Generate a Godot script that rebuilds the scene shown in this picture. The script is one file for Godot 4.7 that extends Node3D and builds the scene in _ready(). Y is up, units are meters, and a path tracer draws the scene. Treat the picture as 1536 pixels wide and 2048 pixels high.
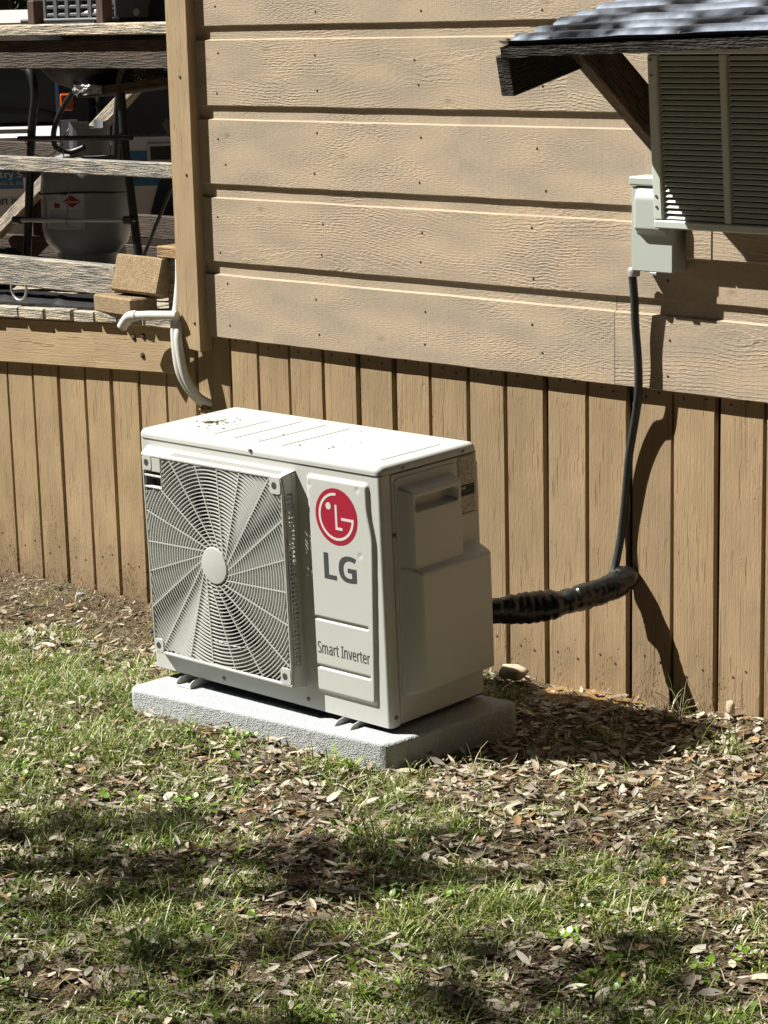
extends Node3D

# ------------------------------------------------------------------ geometry helper
class Geo:
	var v := PackedVector3Array()
	var n := PackedVector3Array()
	var t := PackedVector2Array()
	var k := PackedColorArray()
	var tint := Color(1, 1, 1)
	var off := Vector2.ZERO
	var grain := 0
	var xf := Transform3D()

	func auv(p: Vector3, nn: Vector3) -> Vector2:
		var a := absf(nn.x)
		var b := absf(nn.y)
		var c := absf(nn.z)
		var q := Vector2.ZERO
		if grain == 0:
			if a > b and a > c: q = Vector2(p.z, p.y)
			elif c >= b: q = Vector2(p.x, p.y)
			else: q = Vector2(p.x, p.z)
		elif grain == 1:
			if b > a and b > c: q = Vector2(p.x, p.z)
			elif c >= a: q = Vector2(p.y, p.x)
			else: q = Vector2(p.y, p.z)
		else:
			if c > a and c > b: q = Vector2(p.x, p.y)
			elif a >= b: q = Vector2(p.z, p.y)
			else: q = Vector2(p.z, p.x)
		return q + off

	func pt(p: Vector3, nn: Vector3, q: Vector2) -> void:
		v.append(xf * p)
		n.append((xf.basis * nn).normalized())
		t.append(q)
		k.append(tint)

	# a b c run counter-clockwise as seen from outside
	func tri(a: Vector3, b: Vector3, c: Vector3, na: Vector3, nb: Vector3, nc: Vector3, ua: Vector2, ub: Vector2, uc: Vector2) -> void:
		pt(a, na, ua)
		pt(c, nc, uc)
		pt(b, nb, ub)

	func face(p: Array, outward: Vector3) -> void:
		var nn: Vector3 = (p[1] - p[0]).cross(p[2] - p[0])
		if nn.length() < 1e-14 and p.size() > 3:
			nn = (p[2] - p[0]).cross(p[3] - p[0])
		nn = nn.normalized()
		var q := p.duplicate()
		if nn.dot(outward) < 0.0:
			q.reverse()
			nn = -nn
		for i in range(1, q.size() - 1):
			tri(q[0], q[i], q[i + 1], nn, nn, nn, auv(q[0], nn), auv(q[i], nn), auv(q[i + 1], nn))

	func sq(a: Vector3, b: Vector3, c: Vector3, d: Vector3, na: Vector3, nb: Vector3, nc: Vector3, nd: Vector3, ua: Vector2, ub: Vector2, uc: Vector2, ud: Vector2) -> void:
		tri(a, b, c, na, nb, nc, ua, ub, uc)
		tri(a, c, d, na, nc, nd, ua, uc, ud)

	func box(c: Vector3, s: Vector3, r := 0.0) -> void:
		var h := s * 0.5
		r = minf(r, minf(h.x, minf(h.y, h.z)) * 0.9)
		var f := func(sx: int, sy: int, sz: int, ax: int) -> Vector3:
			var e := Vector3(h.x - r, h.y - r, h.z - r)
			e[ax] = h[ax]
			return c + Vector3(sx * e.x, sy * e.y, sz * e.z)
		for s1 in [-1, 1]:
			face([f.call(s1, -1, -1, 0), f.call(s1, 1, -1, 0), f.call(s1, 1, 1, 0), f.call(s1, -1, 1, 0)], Vector3(s1, 0, 0))
			face([f.call(-1, s1, -1, 1), f.call(1, s1, -1, 1), f.call(1, s1, 1, 1), f.call(-1, s1, 1, 1)], Vector3(0, s1, 0))
			face([f.call(-1, -1, s1, 2), f.call(1, -1, s1, 2), f.call(1, 1, s1, 2), f.call(-1, 1, s1, 2)], Vector3(0, 0, s1))
		if r <= 0.0:
			return
		for s1 in [-1, 1]:
			for s2 in [-1, 1]:
				face([f.call(s1, s2, -1, 0), f.call(s1, s2, 1, 0), f.call(s1, s2, 1, 1), f.call(s1, s2, -1, 1)], Vector3(s1, s2, 0))
				face([f.call(s1, -1, s2, 0), f.call(s1, 1, s2, 0), f.call(s1, 1, s2, 2), f.call(s1, -1, s2, 2)], Vector3(s1, 0, s2))
				face([f.call(-1, s1, s2, 1), f.call(1, s1, s2, 1), f.call(1, s1, s2, 2), f.call(-1, s1, s2, 2)], Vector3(0, s1, s2))
				for s3 in [-1, 1]:
					face([f.call(s1, s2, s3, 0), f.call(s1, s2, s3, 1), f.call(s1, s2, s3, 2)], Vector3(s1, s2, s3))

	# box between two points, w across (in the direction of side) and d deep
	func bar(a: Vector3, b: Vector3, w: float, d: float, side := Vector3.UP, r := 0.0) -> void:
		var old := xf
		var x := (b - a).normalized()
		var z := x.cross(side).normalized()
		var y := z.cross(x).normalized()
		xf = old * Transform3D(Basis(x, y, z), (a + b) * 0.5)
		box(Vector3.ZERO, Vector3((b - a).length(), w, d), r)
		xf = old

	func tube(path: Array, rad, sides := 10, caps := true) -> void:
		var m := path.size()
		var fr := Vector3.ZERO
		var prev: Array = []
		var pn: Array = []
		var run := 0.0
		for i in m:
			var dir: Vector3 = (path[mini(i + 1, m - 1)] - path[maxi(i - 1, 0)]).normalized()
			if i == 0:
				fr = dir.cross(Vector3.UP if absf(dir.y) < 0.9 else Vector3.RIGHT).normalized()
			else:
				fr = (fr - dir * fr.dot(dir)).normalized()
				run += (path[i] - path[i - 1]).length()
			var fb := dir.cross(fr)
			var rr: float = rad[i] if rad is Array or rad is PackedFloat32Array else rad
			var cur: Array = []
			var cn: Array = []
			for j in sides + 1:
				var a := TAU * j / sides
				var dd := fr * cos(a) + fb * sin(a)
				cn.append(dd)
				cur.append(path[i] + dd * rr)
			if i > 0:
				var u0: float = run - (path[i] - path[i - 1]).length()
				for j in sides:
					var w0: float = float(j) / sides * 0.2
					var w1: float = float(j + 1) / sides * 0.2
					sq(prev[j], prev[j + 1], cur[j + 1], cur[j], pn[j], pn[j + 1], cn[j + 1], cn[j], Vector2(u0, w0) + off, Vector2(u0, w1) + off, Vector2(run, w1) + off, Vector2(run, w0) + off)
			if caps and (i == 0 or i == m - 1):
				var q := cur.duplicate()
				q.pop_back()
				face(q, -dir if i == 0 else dir)
			prev = cur
			pn = cn

	func lathe(prof: Array, segs := 32) -> void:
		for i in prof.size() - 1:
			var a: Vector2 = prof[i]
			var b: Vector2 = prof[i + 1]
			var e := b - a
			var en := Vector2(e.y, -e.x).normalized()
			var e0 := en
			var e1 := en
			if i > 0:
				var f: Vector2 = a - prof[i - 1]
				var g := Vector2(f.y, -f.x).normalized()
				if g.dot(en) > 0.75: e0 = (g + en).normalized()
			if i < prof.size() - 2:
				var f2: Vector2 = prof[i + 2] - b
				var g2 := Vector2(f2.y, -f2.x).normalized()
				if g2.dot(en) > 0.75: e1 = (g2 + en).normalized()
			for j in segs:
				var c0 := cos(TAU * j / segs)
				var s0 := -sin(TAU * j / segs)
				var c1 := cos(TAU * (j + 1) / segs)
				var s1 := -sin(TAU * (j + 1) / segs)
				var u0 := float(j) / segs
				var u1 := float(j + 1) / segs
				sq(Vector3(a.x * c0, a.y, a.x * s0), Vector3(a.x * c1, a.y, a.x * s1), Vector3(b.x * c1, b.y, b.x * s1), Vector3(b.x * c0, b.y, b.x * s0),
					Vector3(e0.x * c0, e0.y, e0.x * s0), Vector3(e0.x * c1, e0.y, e0.x * s1), Vector3(e1.x * c1, e1.y, e1.x * s1), Vector3(e1.x * c0, e1.y, e1.x * s0),
					Vector2(u0, a.y), Vector2(u1, a.y), Vector2(u1, b.y), Vector2(u0, b.y))

	static func round_rect(x0: float, y0: float, x1: float, y1: float, r: float, seg := 4) -> Array:
		var p: Array = []
		var cs := [Vector2(x1 - r, y0 + r), Vector2(x1 - r, y1 - r), Vector2(x0 + r, y1 - r), Vector2(x0 + r, y0 + r)]
		for i in 4:
			for j in seg + 1:
				var a := -PI / 2 + PI / 2 * (i + float(j) / seg)
				p.append(cs[i] + Vector2(cos(a), sin(a)) * r)
		return p

	# counter-clockwise outline in x y, pulled from z0 to z1, edge at z1 rounded by bev
	func extr(poly: Array, z0: float, z1: float, bev := 0.0, nseg := 3, bottom := false) -> void:
		var m := poly.size()
		var en: Array = []
		for i in m:
			var e: Vector2 = poly[(i + 1) % m] - poly[i]
			en.append(Vector2(e.y, -e.x).normalized())
		var mit: Array = []
		for i in m:
			var a: Vector2 = en[(i + m - 1) % m]
			var b: Vector2 = en[i]
			var s := (a + b).normalized()
			mit.append(s / maxf(0.35, s.dot(b)))
		var lev: Array = [[z0, 0.0, 0.0]]
		if bev > 0.0:
			for j in nseg + 1:
				var a := PI / 2 * j / nseg
				lev.append([z1 - bev + bev * sin(a), bev * (1.0 - cos(a)), a])
		else:
			lev.append([z1, 0.0, 0.0])
		for l in lev.size() - 1:
			var A: Array = lev[l]
			var B: Array = lev[l + 1]
			for i in m:
				var i2 := (i + 1) % m
				var p0: Vector2 = poly[i]
				var p1: Vector2 = poly[i2]
				var n0: Vector2 = en[i]
				var n1: Vector2 = en[i]
				var before: Vector2 = en[(i + m - 1) % m]
				var after: Vector2 = en[i2]
				if before.dot(en[i]) > 0.7: n0 = (before + en[i]).normalized()
				if after.dot(en[i]) > 0.7: n1 = (after + en[i]).normalized()
				var a0: Vector2 = p0 - mit[i] * A[1]
				var a1: Vector2 = p1 - mit[i2] * A[1]
				var b0: Vector2 = p0 - mit[i] * B[1]
				var b1: Vector2 = p1 - mit[i2] * B[1]
				var q0 := Vector3(a0.x, a0.y, A[0])
				var q1 := Vector3(a1.x, a1.y, A[0])
				var q2 := Vector3(b1.x, b1.y, B[0])
				var q3 := Vector3(b0.x, b0.y, B[0])
				var fl := Vector3(en[i].x, en[i].y, 0)
				sq(q0, q1, q2, q3,
					Vector3(n0.x * cos(A[2]), n0.y * cos(A[2]), sin(A[2])), Vector3(n1.x * cos(A[2]), n1.y * cos(A[2]), sin(A[2])),
					Vector3(n1.x * cos(B[2]), n1.y * cos(B[2]), sin(B[2])), Vector3(n0.x * cos(B[2]), n0.y * cos(B[2]), sin(B[2])),
					auv(q0, fl), auv(q1, fl), auv(q2, fl), auv(q3, fl))
		var top := PackedVector2Array()
		for i in m:
			var w: Vector2 = poly[i] - mit[i] * lev[-1][1]
			top.append(w)
		var ix := Geometry2D.triangulate_polygon(top)
		for i in range(0, ix.size(), 3):
			var tr: Array = []
			for j in 3: tr.append(Vector3(top[ix[i + j]].x, top[ix[i + j]].y, z1))
			face(tr, Vector3(0, 0, 1))
			if bottom:
				var tb: Array = []
				for j in 3:
					var pp: Vector2 = poly[ix[i + j]]
					tb.append(Vector3(pp.x, pp.y, z0))
				face(tb, Vector3(0, 0, -1))

	# height field z = fn(x, y)
	func field(x0: float, x1: float, nx: int, y0: float, y1: float, ny: int, fn: Callable) -> void:
		var P: Array = []
		for j in ny + 1:
			for i in nx + 1:
				var x := lerpf(x0, x1, float(i) / nx)
				var y := lerpf(y0, y1, float(j) / ny)
				P.append(Vector3(x, y, fn.call(x, y)))
		grid(P, nx, ny)

	# smooth grid of (nx+1)*(ny+1) points, x right, y up, seen from +z
	func grid(P: Array, nx: int, ny: int) -> void:
		var N: Array = []
		var w := nx + 1
		for j in ny + 1:
			for i in nx + 1:
				var dx: Vector3 = P[j * w + mini(i + 1, nx)] - P[j * w + maxi(i - 1, 0)]
				var dy: Vector3 = P[mini(j + 1, ny) * w + i] - P[maxi(j - 1, 0) * w + i]
				N.append(dx.cross(dy).normalized())
		for j in ny:
			for i in nx:
				var a := j * w + i
				var nn: Vector3 = N[a]
				sq(P[a], P[a + 1], P[a + w + 1], P[a + w], N[a], N[a + 1], N[a + w + 1], N[a + w], auv(P[a], nn), auv(P[a + 1], nn), auv(P[a + w + 1], nn), auv(P[a + w], nn))

	func mesh() -> ArrayMesh:
		var arr := []
		arr.resize(Mesh.ARRAY_MAX)
		arr[Mesh.ARRAY_VERTEX] = v
		arr[Mesh.ARRAY_NORMAL] = n
		arr[Mesh.ARRAY_TEX_UV] = t
		arr[Mesh.ARRAY_COLOR] = k
		var m := ArrayMesh.new()
		m.add_surface_from_arrays(Mesh.PRIMITIVE_TRIANGLES, arr)
		return m

# ------------------------------------------------------------------ scene helpers
var used := {}
var M := {}
var rng := RandomNumberGenerator.new()

func numbered(s: String) -> String:
	if not used.has(s):
		used[s] = 0
		return s
	used[s] += 1
	return "%s_%03d" % [s, used[s]]

func thing(called: String, label: String, category: String, xf := Transform3D(), group := "") -> Node3D:
	var o := Node3D.new()
	o.name = numbered(called)
	add_child(o)
	o.transform = xf
	o.set_meta("label", label)
	o.set_meta("category", category)
	if group: o.set_meta("group", group)
	return o

func part(g: Geo, called: String, mat: Material, parent: Node3D, label := "") -> MeshInstance3D:
	return mpart(g.mesh(), called, mat, parent, label)

func mpart(m: Mesh, called: String, mat: Material, parent: Node3D, label := "") -> MeshInstance3D:
	var o := MeshInstance3D.new()
	o.name = numbered(called) if parent == self else called
	o.mesh = m
	o.material_override = mat
	parent.add_child(o, true)
	if label: o.set_meta("label", label)
	return o

func stuff(o: Node, label := "", category := "") -> void:
	o.set_meta("kind", "stuff")
	if label: o.set_meta("label", label)
	if category: o.set_meta("category", category)

func single(g: Geo, called: String, mat: Material, label: String, category: String, at := Vector3.ZERO) -> MeshInstance3D:
	var o := part(g, called, mat, self, label)
	o.position = at
	o.set_meta("category", category)
	return o

func lin(r: float, g: float, b: float) -> Color:
	return Color(r, g, b).linear_to_srgb()

func mat(called: String, c: Color, rough := 0.7, metal := 0.0) -> StandardMaterial3D:
	var m := StandardMaterial3D.new()
	m.resource_name = called
	# base colours as listed, brought down together so that the exposure can carry the contrast of the day
	var l := c.srgb_to_linear()
	m.albedo_color = Color(l.r * 0.72, l.g * 0.72, l.b * 0.72).linear_to_srgb()
	m.roughness = rough
	m.metallic = metal
	m.vertex_color_use_as_albedo = true
	M[called] = m
	return m

func nz(s: int, f: float, oct := 3, type := FastNoiseLite.TYPE_SIMPLEX_SMOOTH) -> FastNoiseLite:
	var q := FastNoiseLite.new()
	q.seed = s
	q.frequency = f
	q.noise_type = type
	q.fractal_octaves = oct
	if oct <= 1: q.fractal_type = FastNoiseLite.FRACTAL_NONE
	return q

func ss(a: float, b: float, x: float) -> float:
	return smoothstep(a, b, x)

func img(w: int, h: int, b: PackedByteArray, gray := true) -> ImageTexture:
	return ImageTexture.create_from_image(Image.create_from_data(w, h, false, Image.FORMAT_L8 if gray else Image.FORMAT_RGB8, b))

# rough-sawn plank: [height, tint]; w px long by h px across
func plank(s: int, w: int, h: int, lenm: float, widm: float, coarse: float, ring: float) -> Array:
	var n1 := nz(s, 1.0, 2)
	var n2 := nz(s + 1, 1.0, 2)
	var n3 := nz(s + 2, 1.0, 1)
	var r := RandomNumberGenerator.new()
	r.seed = s
	var knots: Array = []
	for i in 4: knots.append([r.randf() * lenm, r.randf() * widm, r.randf_range(0.006, 0.012)])
	var hb := PackedByteArray()
	var cb := PackedByteArray()
	hb.resize(w * h)
	cb.resize(w * h * 3)
	for i in w:
		var x := lenm * i / w
		var d := 0.012 + 0.07 * absf(n1.get_noise_2d(x * 0.9, 7.0)) + 0.01 * n1.get_noise_2d(x * 4.0, 3.0)
		var yc := widm * (0.5 + 0.45 * n2.get_noise_2d(x * 0.45, 11.0)) + 0.004 * n2.get_noise_2d(x * 7.0, 1.0)
		var saw := n3.get_noise_2d(x * 240.0, 0.0)
		var rough0 := clampf(0.42 + 1.1 * n1.get_noise_2d(x * 1.3, 40.0), 0.05, 1.0)
		for j in h:
			var y := widm * j / h
			var rr := sqrt((y - yc) * (y - yc) + d * d) + 0.0018 * n2.get_noise_2d(x * 14.0, y * 60.0)
			var kn := 0.0
			for q in knots:
				var dx: float = (x - q[0]) * 0.6
				var dy: float = y - q[1]
				var e: float = (dx * dx + dy * dy) / (q[2] * q[2])
				if e < 30.0:
					rr += q[2] * 0.9 * exp(-e * 0.14)
					kn += exp(-e * 1.6)
			var f := rr / ring
			f -= floorf(f)
			var ridge := f * f * (1.0 - ss(0.9, 1.0, f))
			var rough := clampf(rough0 + 0.9 * n2.get_noise_2d(x * 2.2, y * 11.0), 0.04, 1.0)
			var fib := n1.get_noise_2d(x * 42.0, y * 420.0)
			var tear := n2.get_noise_2d(x * 50.0, y * 190.0)
			var hh := 0.5 + coarse * (0.42 * ridge * (0.12 + 0.88 * rough)) + (0.06 + 0.1 * rough) * fib + 0.25 * rough * tear + 0.05 * saw - 0.3 * kn
			hh = clampf(hh - 0.1, 0.0, 1.0)
			var big := n2.get_noise_2d(x * 3.0, y * 9.0)
			var cc := clampf(0.93 + 0.085 * big + 0.05 * fib + 0.04 * tear - 0.1 * kn, 0.0, 1.0)
			var p := j * w + i
			hb[p] = int(hh * 255.0)
			cb[p * 3] = int(cc * 255.0)
			cb[p * 3 + 1] = int(clampf(cc - 0.012 * big, 0, 1) * 250.0)
			cb[p * 3 + 2] = int(clampf(cc - 0.03 * big, 0, 1) * 246.0)
	return [img(w, h, hb), img(w, h, cb, false)]

# painted skirting plank texture: u from the ground up, flaking and raw near the foot
func skirt_tex(s: int, w: int, h: int, lenm: float, widm: float, foot := 1.0) -> Array:
	var n1 := nz(s, 1.0, 2)
	var n2 := nz(s + 1, 1.0, 3)
	var hb := PackedByteArray()
	var cb := PackedByteArray()
	hb.resize(w * h)
	cb.resize(w * h * 3)
	var paint := Vector3(0.97, 0.97, 0.97)
	var raw := Vector3(0.52, 0.42, 0.34)
	for i in w:
		var x := lenm * i / w
		for j in h:
			var y := widm * j / h
			var st := n1.get_noise_2d(x * 3.0, y * 210.0)
			var st2 := n1.get_noise_2d(x * 22.0, y * 300.0)
			var blot := n2.get_noise_2d(x * 4.0, y * 7.0)
			var chip := n2.get_noise_2d(x * 40.0, y * 190.0) + 0.35 * n2.get_noise_2d(x * 6.0, y * 12.0)
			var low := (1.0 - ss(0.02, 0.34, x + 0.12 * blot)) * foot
			var worn := ss(0.70 - 0.46 * low, 0.84 - 0.4 * low, chip + 0.15 * st)
			var crack := ss(0.42, 0.5, st + 0.1 * blot) * ss(0.0, 0.3, n2.get_noise_2d(x * 2.5, y * 40.0) + 0.05)
			var hh := clampf(0.6 + 0.12 * st + 0.1 * st2 - 0.22 * worn - 0.3 * crack, 0, 1)
			var c := paint.lerp(raw, clampf(worn * 0.75 + crack * 0.5, 0, 1)) * (0.96 + 0.07 * blot + 0.04 * st)
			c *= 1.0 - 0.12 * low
			var p := j * w + i
			hb[p] = int(hh * 255.0)
			cb[p * 3] = int(clampf(c.x, 0, 1) * 255)
			cb[p * 3 + 1] = int(clampf(c.y, 0, 1) * 255)
			cb[p * 3 + 2] = int(clampf(c.z, 0, 1) * 255)
	return [img(w, h, hb), img(w, h, cb, false)]

# weathered bare timber
func gray_tex(s: int, w: int, h: int, lenm: float, widm: float) -> Array:
	var n1 := nz(s, 1.0, 3)
	var n2 := nz(s + 5, 1.0, 2)
	var hb := PackedByteArray()
	var cb := PackedByteArray()
	hb.resize(w * h)
	cb.resize(w * h * 3)
	for i in w:
		var x := lenm * i / w
		for j in h:
			var y := widm * j / h
			var a := n1.get_noise_2d(x * 9.0, y * 260.0)
			var b := n2.get_noise_2d(x * 60.0, y * 400.0)
			var c := n2.get_noise_2d(x * 5.0, y * 22.0)
			var val := clampf(0.74 + 0.42 * a + 0.2 * b + 0.2 * c, 0.08, 1.0)
			var p := j * w + i
			hb[p] = int(clampf(0.5 + 0.5 * a + 0.25 * b, 0, 1) * 255)
			cb[p * 3] = int(val * 255)
			cb[p * 3 + 1] = int(clampf(val * (0.97 - 0.03 * c), 0, 1) * 255)
			cb[p * 3 + 2] = int(clampf(val * (0.93 - 0.06 * c), 0, 1) * 255)
	return [img(w, h, hb), img(w, h, cb, false)]

# square grain for stone, soil, concrete
func grit(s: int, w: int, f1: float, f2: float, a1: float, a2: float, a3: float, lo: Color, hi: Color) -> Array:
	var n1 := nz(s, f1, 4)
	var n2 := nz(s + 1, f2, 1)
	var r := RandomNumberGenerator.new()
	r.seed = s
	var hb := PackedByteArray()
	var cb := PackedByteArray()
	hb.resize(w * w)
	cb.resize(w * w * 3)
	for j in w:
		for i in w:
			# wrapped so that the tile repeats without a seam
			var u := float(i) / w
			var q := float(j) / w
			var x1 := cos(TAU * u) * w / TAU
			var z1 := sin(TAU * u) * w / TAU
			var a := n1.get_noise_3d(x1, q * w, z1) * (1.0 - q) + n1.get_noise_3d(x1, (q - 1.0) * w, z1) * q
			var b := n2.get_noise_3d(x1, q * w, z1)
			var rr := r.randf() - 0.5
			var hh := clampf(0.5 + a1 * a + a2 * b + a3 * rr, 0, 1)
			var c := lo.lerp(hi, clampf(hh + 0.2 * rr, 0, 1))
			var p := j * w + i
			hb[p] = int(hh * 255)
			cb[p * 3] = c.r8
			cb[p * 3 + 1] = c.g8
			cb[p * 3 + 2] = c.b8
	return [img(w, w, hb), img(w, w, cb, false)]

func tex(m: StandardMaterial3D, two: Array, su: float, sv: float, relief: float, triplanar := false) -> StandardMaterial3D:
	m.albedo_texture = two[1]
	m.heightmap_enabled = relief > 0.0
	if relief > 0.0:
		m.heightmap_texture = two[0]
		m.heightmap_scale = relief
	m.uv1_scale = Vector3(su, sv, sv)
	if triplanar:
		m.uv1_triplanar = true
		m.uv1_world_triplanar = true
		m.uv1_scale = Vector3(su, su, su)
	return m

func text(s: String, w: float, h: float, depth: float, bold: bool, font := "Droid Sans") -> ArrayMesh:
	var tm := TextMesh.new()
	var f := SystemFont.new()
	f.font_names = PackedStringArray([font])
	f.font_weight = 700 if bold else 400
	tm.font = f
	tm.text = s
	tm.font_size = 64
	tm.pixel_size = 0.01
	tm.curve_step = 1.0
	tm.depth = 0.02
	tm.horizontal_alignment = HORIZONTAL_ALIGNMENT_LEFT
	var arr := tm.get_mesh_arrays()
	var vs: PackedVector3Array = arr[Mesh.ARRAY_VERTEX]
	var bb := AABB(vs[0], Vector3.ZERO)
	for p in vs: bb = bb.expand(p)
	for i in vs.size():
		var p := (vs[i] - bb.get_center()) / bb.size
		vs[i] = Vector3(p.x * w, p.y * h, p.z * depth)
	arr[Mesh.ARRAY_VERTEX] = vs
	var m := ArrayMesh.new()
	m.add_surface_from_arrays(Mesh.PRIMITIVE_TRIANGLES, arr)
	return m

var gn := FastNoiseLite.new()
var gn2 := FastNoiseLite.new()

func ground_y(x: float, z: float) -> float:
	var xs := [-9.0, -6.5, -5.4, -4.5, -3.6, -3.2, -2.5, 3.0]
	var ys := [-0.05, -0.015, 0.003, 0.04, 0.052, 0.055, 0.06, 0.05]
	var h: float = ys[0]
	if x >= xs[7]: h = ys[7]
	else:
		for i in 7:
			if x >= xs[i] and x < xs[i + 1]:
				h = lerpf(ys[i], ys[i + 1], (x - xs[i]) / (xs[i + 1] - xs[i]))
	h += 0.035 * (1.0 - ss(0.0, 0.12, z)) * ss(-3.45, -3.1, x)
	h = lerpf(h, 0.04, ss(0.9, 2.2, z) * 0.6)
	h += 0.013 * gn.get_noise_2d(x, z)
	var bare := (1.0 - ss(-5.1, -4.6, x)) * (1.0 - ss(0.35, 0.75, z))
	h += 0.010 * gn2.get_noise_2d(x, z) * (0.35 + bare)
	return h

func smooth_path(pts: Array, sub: int) -> Array:
	var c := Curve3D.new()
	for i in pts.size():
		var a: Vector3 = pts[maxi(i - 1, 0)]
		var b: Vector3 = pts[mini(i + 1, pts.size() - 1)]
		var tn := (b - a) / 6.0
		c.add_point(pts[i], -tn, tn)
	var out: Array = []
	for i in sub + 1:
		out.append(c.sample_baked(c.get_baked_length() * i / sub, true))
	return out

# ==================================================================
func _ready() -> void:
	rng.seed = 7
	gn.seed = 3
	gn.frequency = 1.6
	gn.fractal_octaves = 3
	gn2.seed = 9
	gn2.frequency = 14.0
	gn2.fractal_octaves = 3
	camera_and_light()
	materials()
	ground()
	house()
	porch()
	condenser()
	window_cooler()
	services()
	porch_goods()
	beyond()
	yard()
	shade_tree()

func camera_and_light() -> void:
	var cam := Camera3D.new()
	cam.name = "camera"
	cam.fov = 25.3046
	cam.near = 0.05
	cam.far = 300.0
	cam.rotation_order = EULER_ORDER_YXZ
	cam.position = Vector3(0, 1.83468, 4.5232)
	cam.rotation = Vector3(-0.216657, 0.770135, -0.02343)
	add_child(cam)
	var we := WorldEnvironment.new()
	we.name = "world"
	var e := Environment.new()
	e.background_mode = Environment.BG_SKY
	var sm := ProceduralSkyMaterial.new()
	sm.sky_top_color = Color(0.27, 0.45, 0.74)
	sm.sky_horizon_color = Color(0.62, 0.68, 0.74)
	sm.ground_bottom_color = Color(0.2, 0.18, 0.15)
	sm.ground_horizon_color = Color(0.5, 0.52, 0.52)
	sm.sky_energy_multiplier = 0.14
	sm.ground_energy_multiplier = 0.12
	var sky := Sky.new()
	sky.sky_material = sm
	e.sky = sky
	e.tonemap_mode = Environment.TONE_MAPPER_LINEAR
	e.tonemap_exposure = 2.2
	e.sdfgi_enabled = true
	e.ssao_enabled = true
	e.ssil_enabled = true
	we.environment = e
	add_child(we)
	var sun := DirectionalLight3D.new()
	sun.name = "sun"
	sun.light_energy = 1.5
	sun.light_color = Color(1.0, 0.985, 0.945)
	sun.light_angular_distance = 0.5
	sun.shadow_enabled = true
	add_child(sun)
	sun.look_at_from_position(Vector3(-7, 10, 5), Vector3(-7, 10, 5) + Vector3(1.47, -2.03, -1.0), Vector3.UP)

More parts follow.
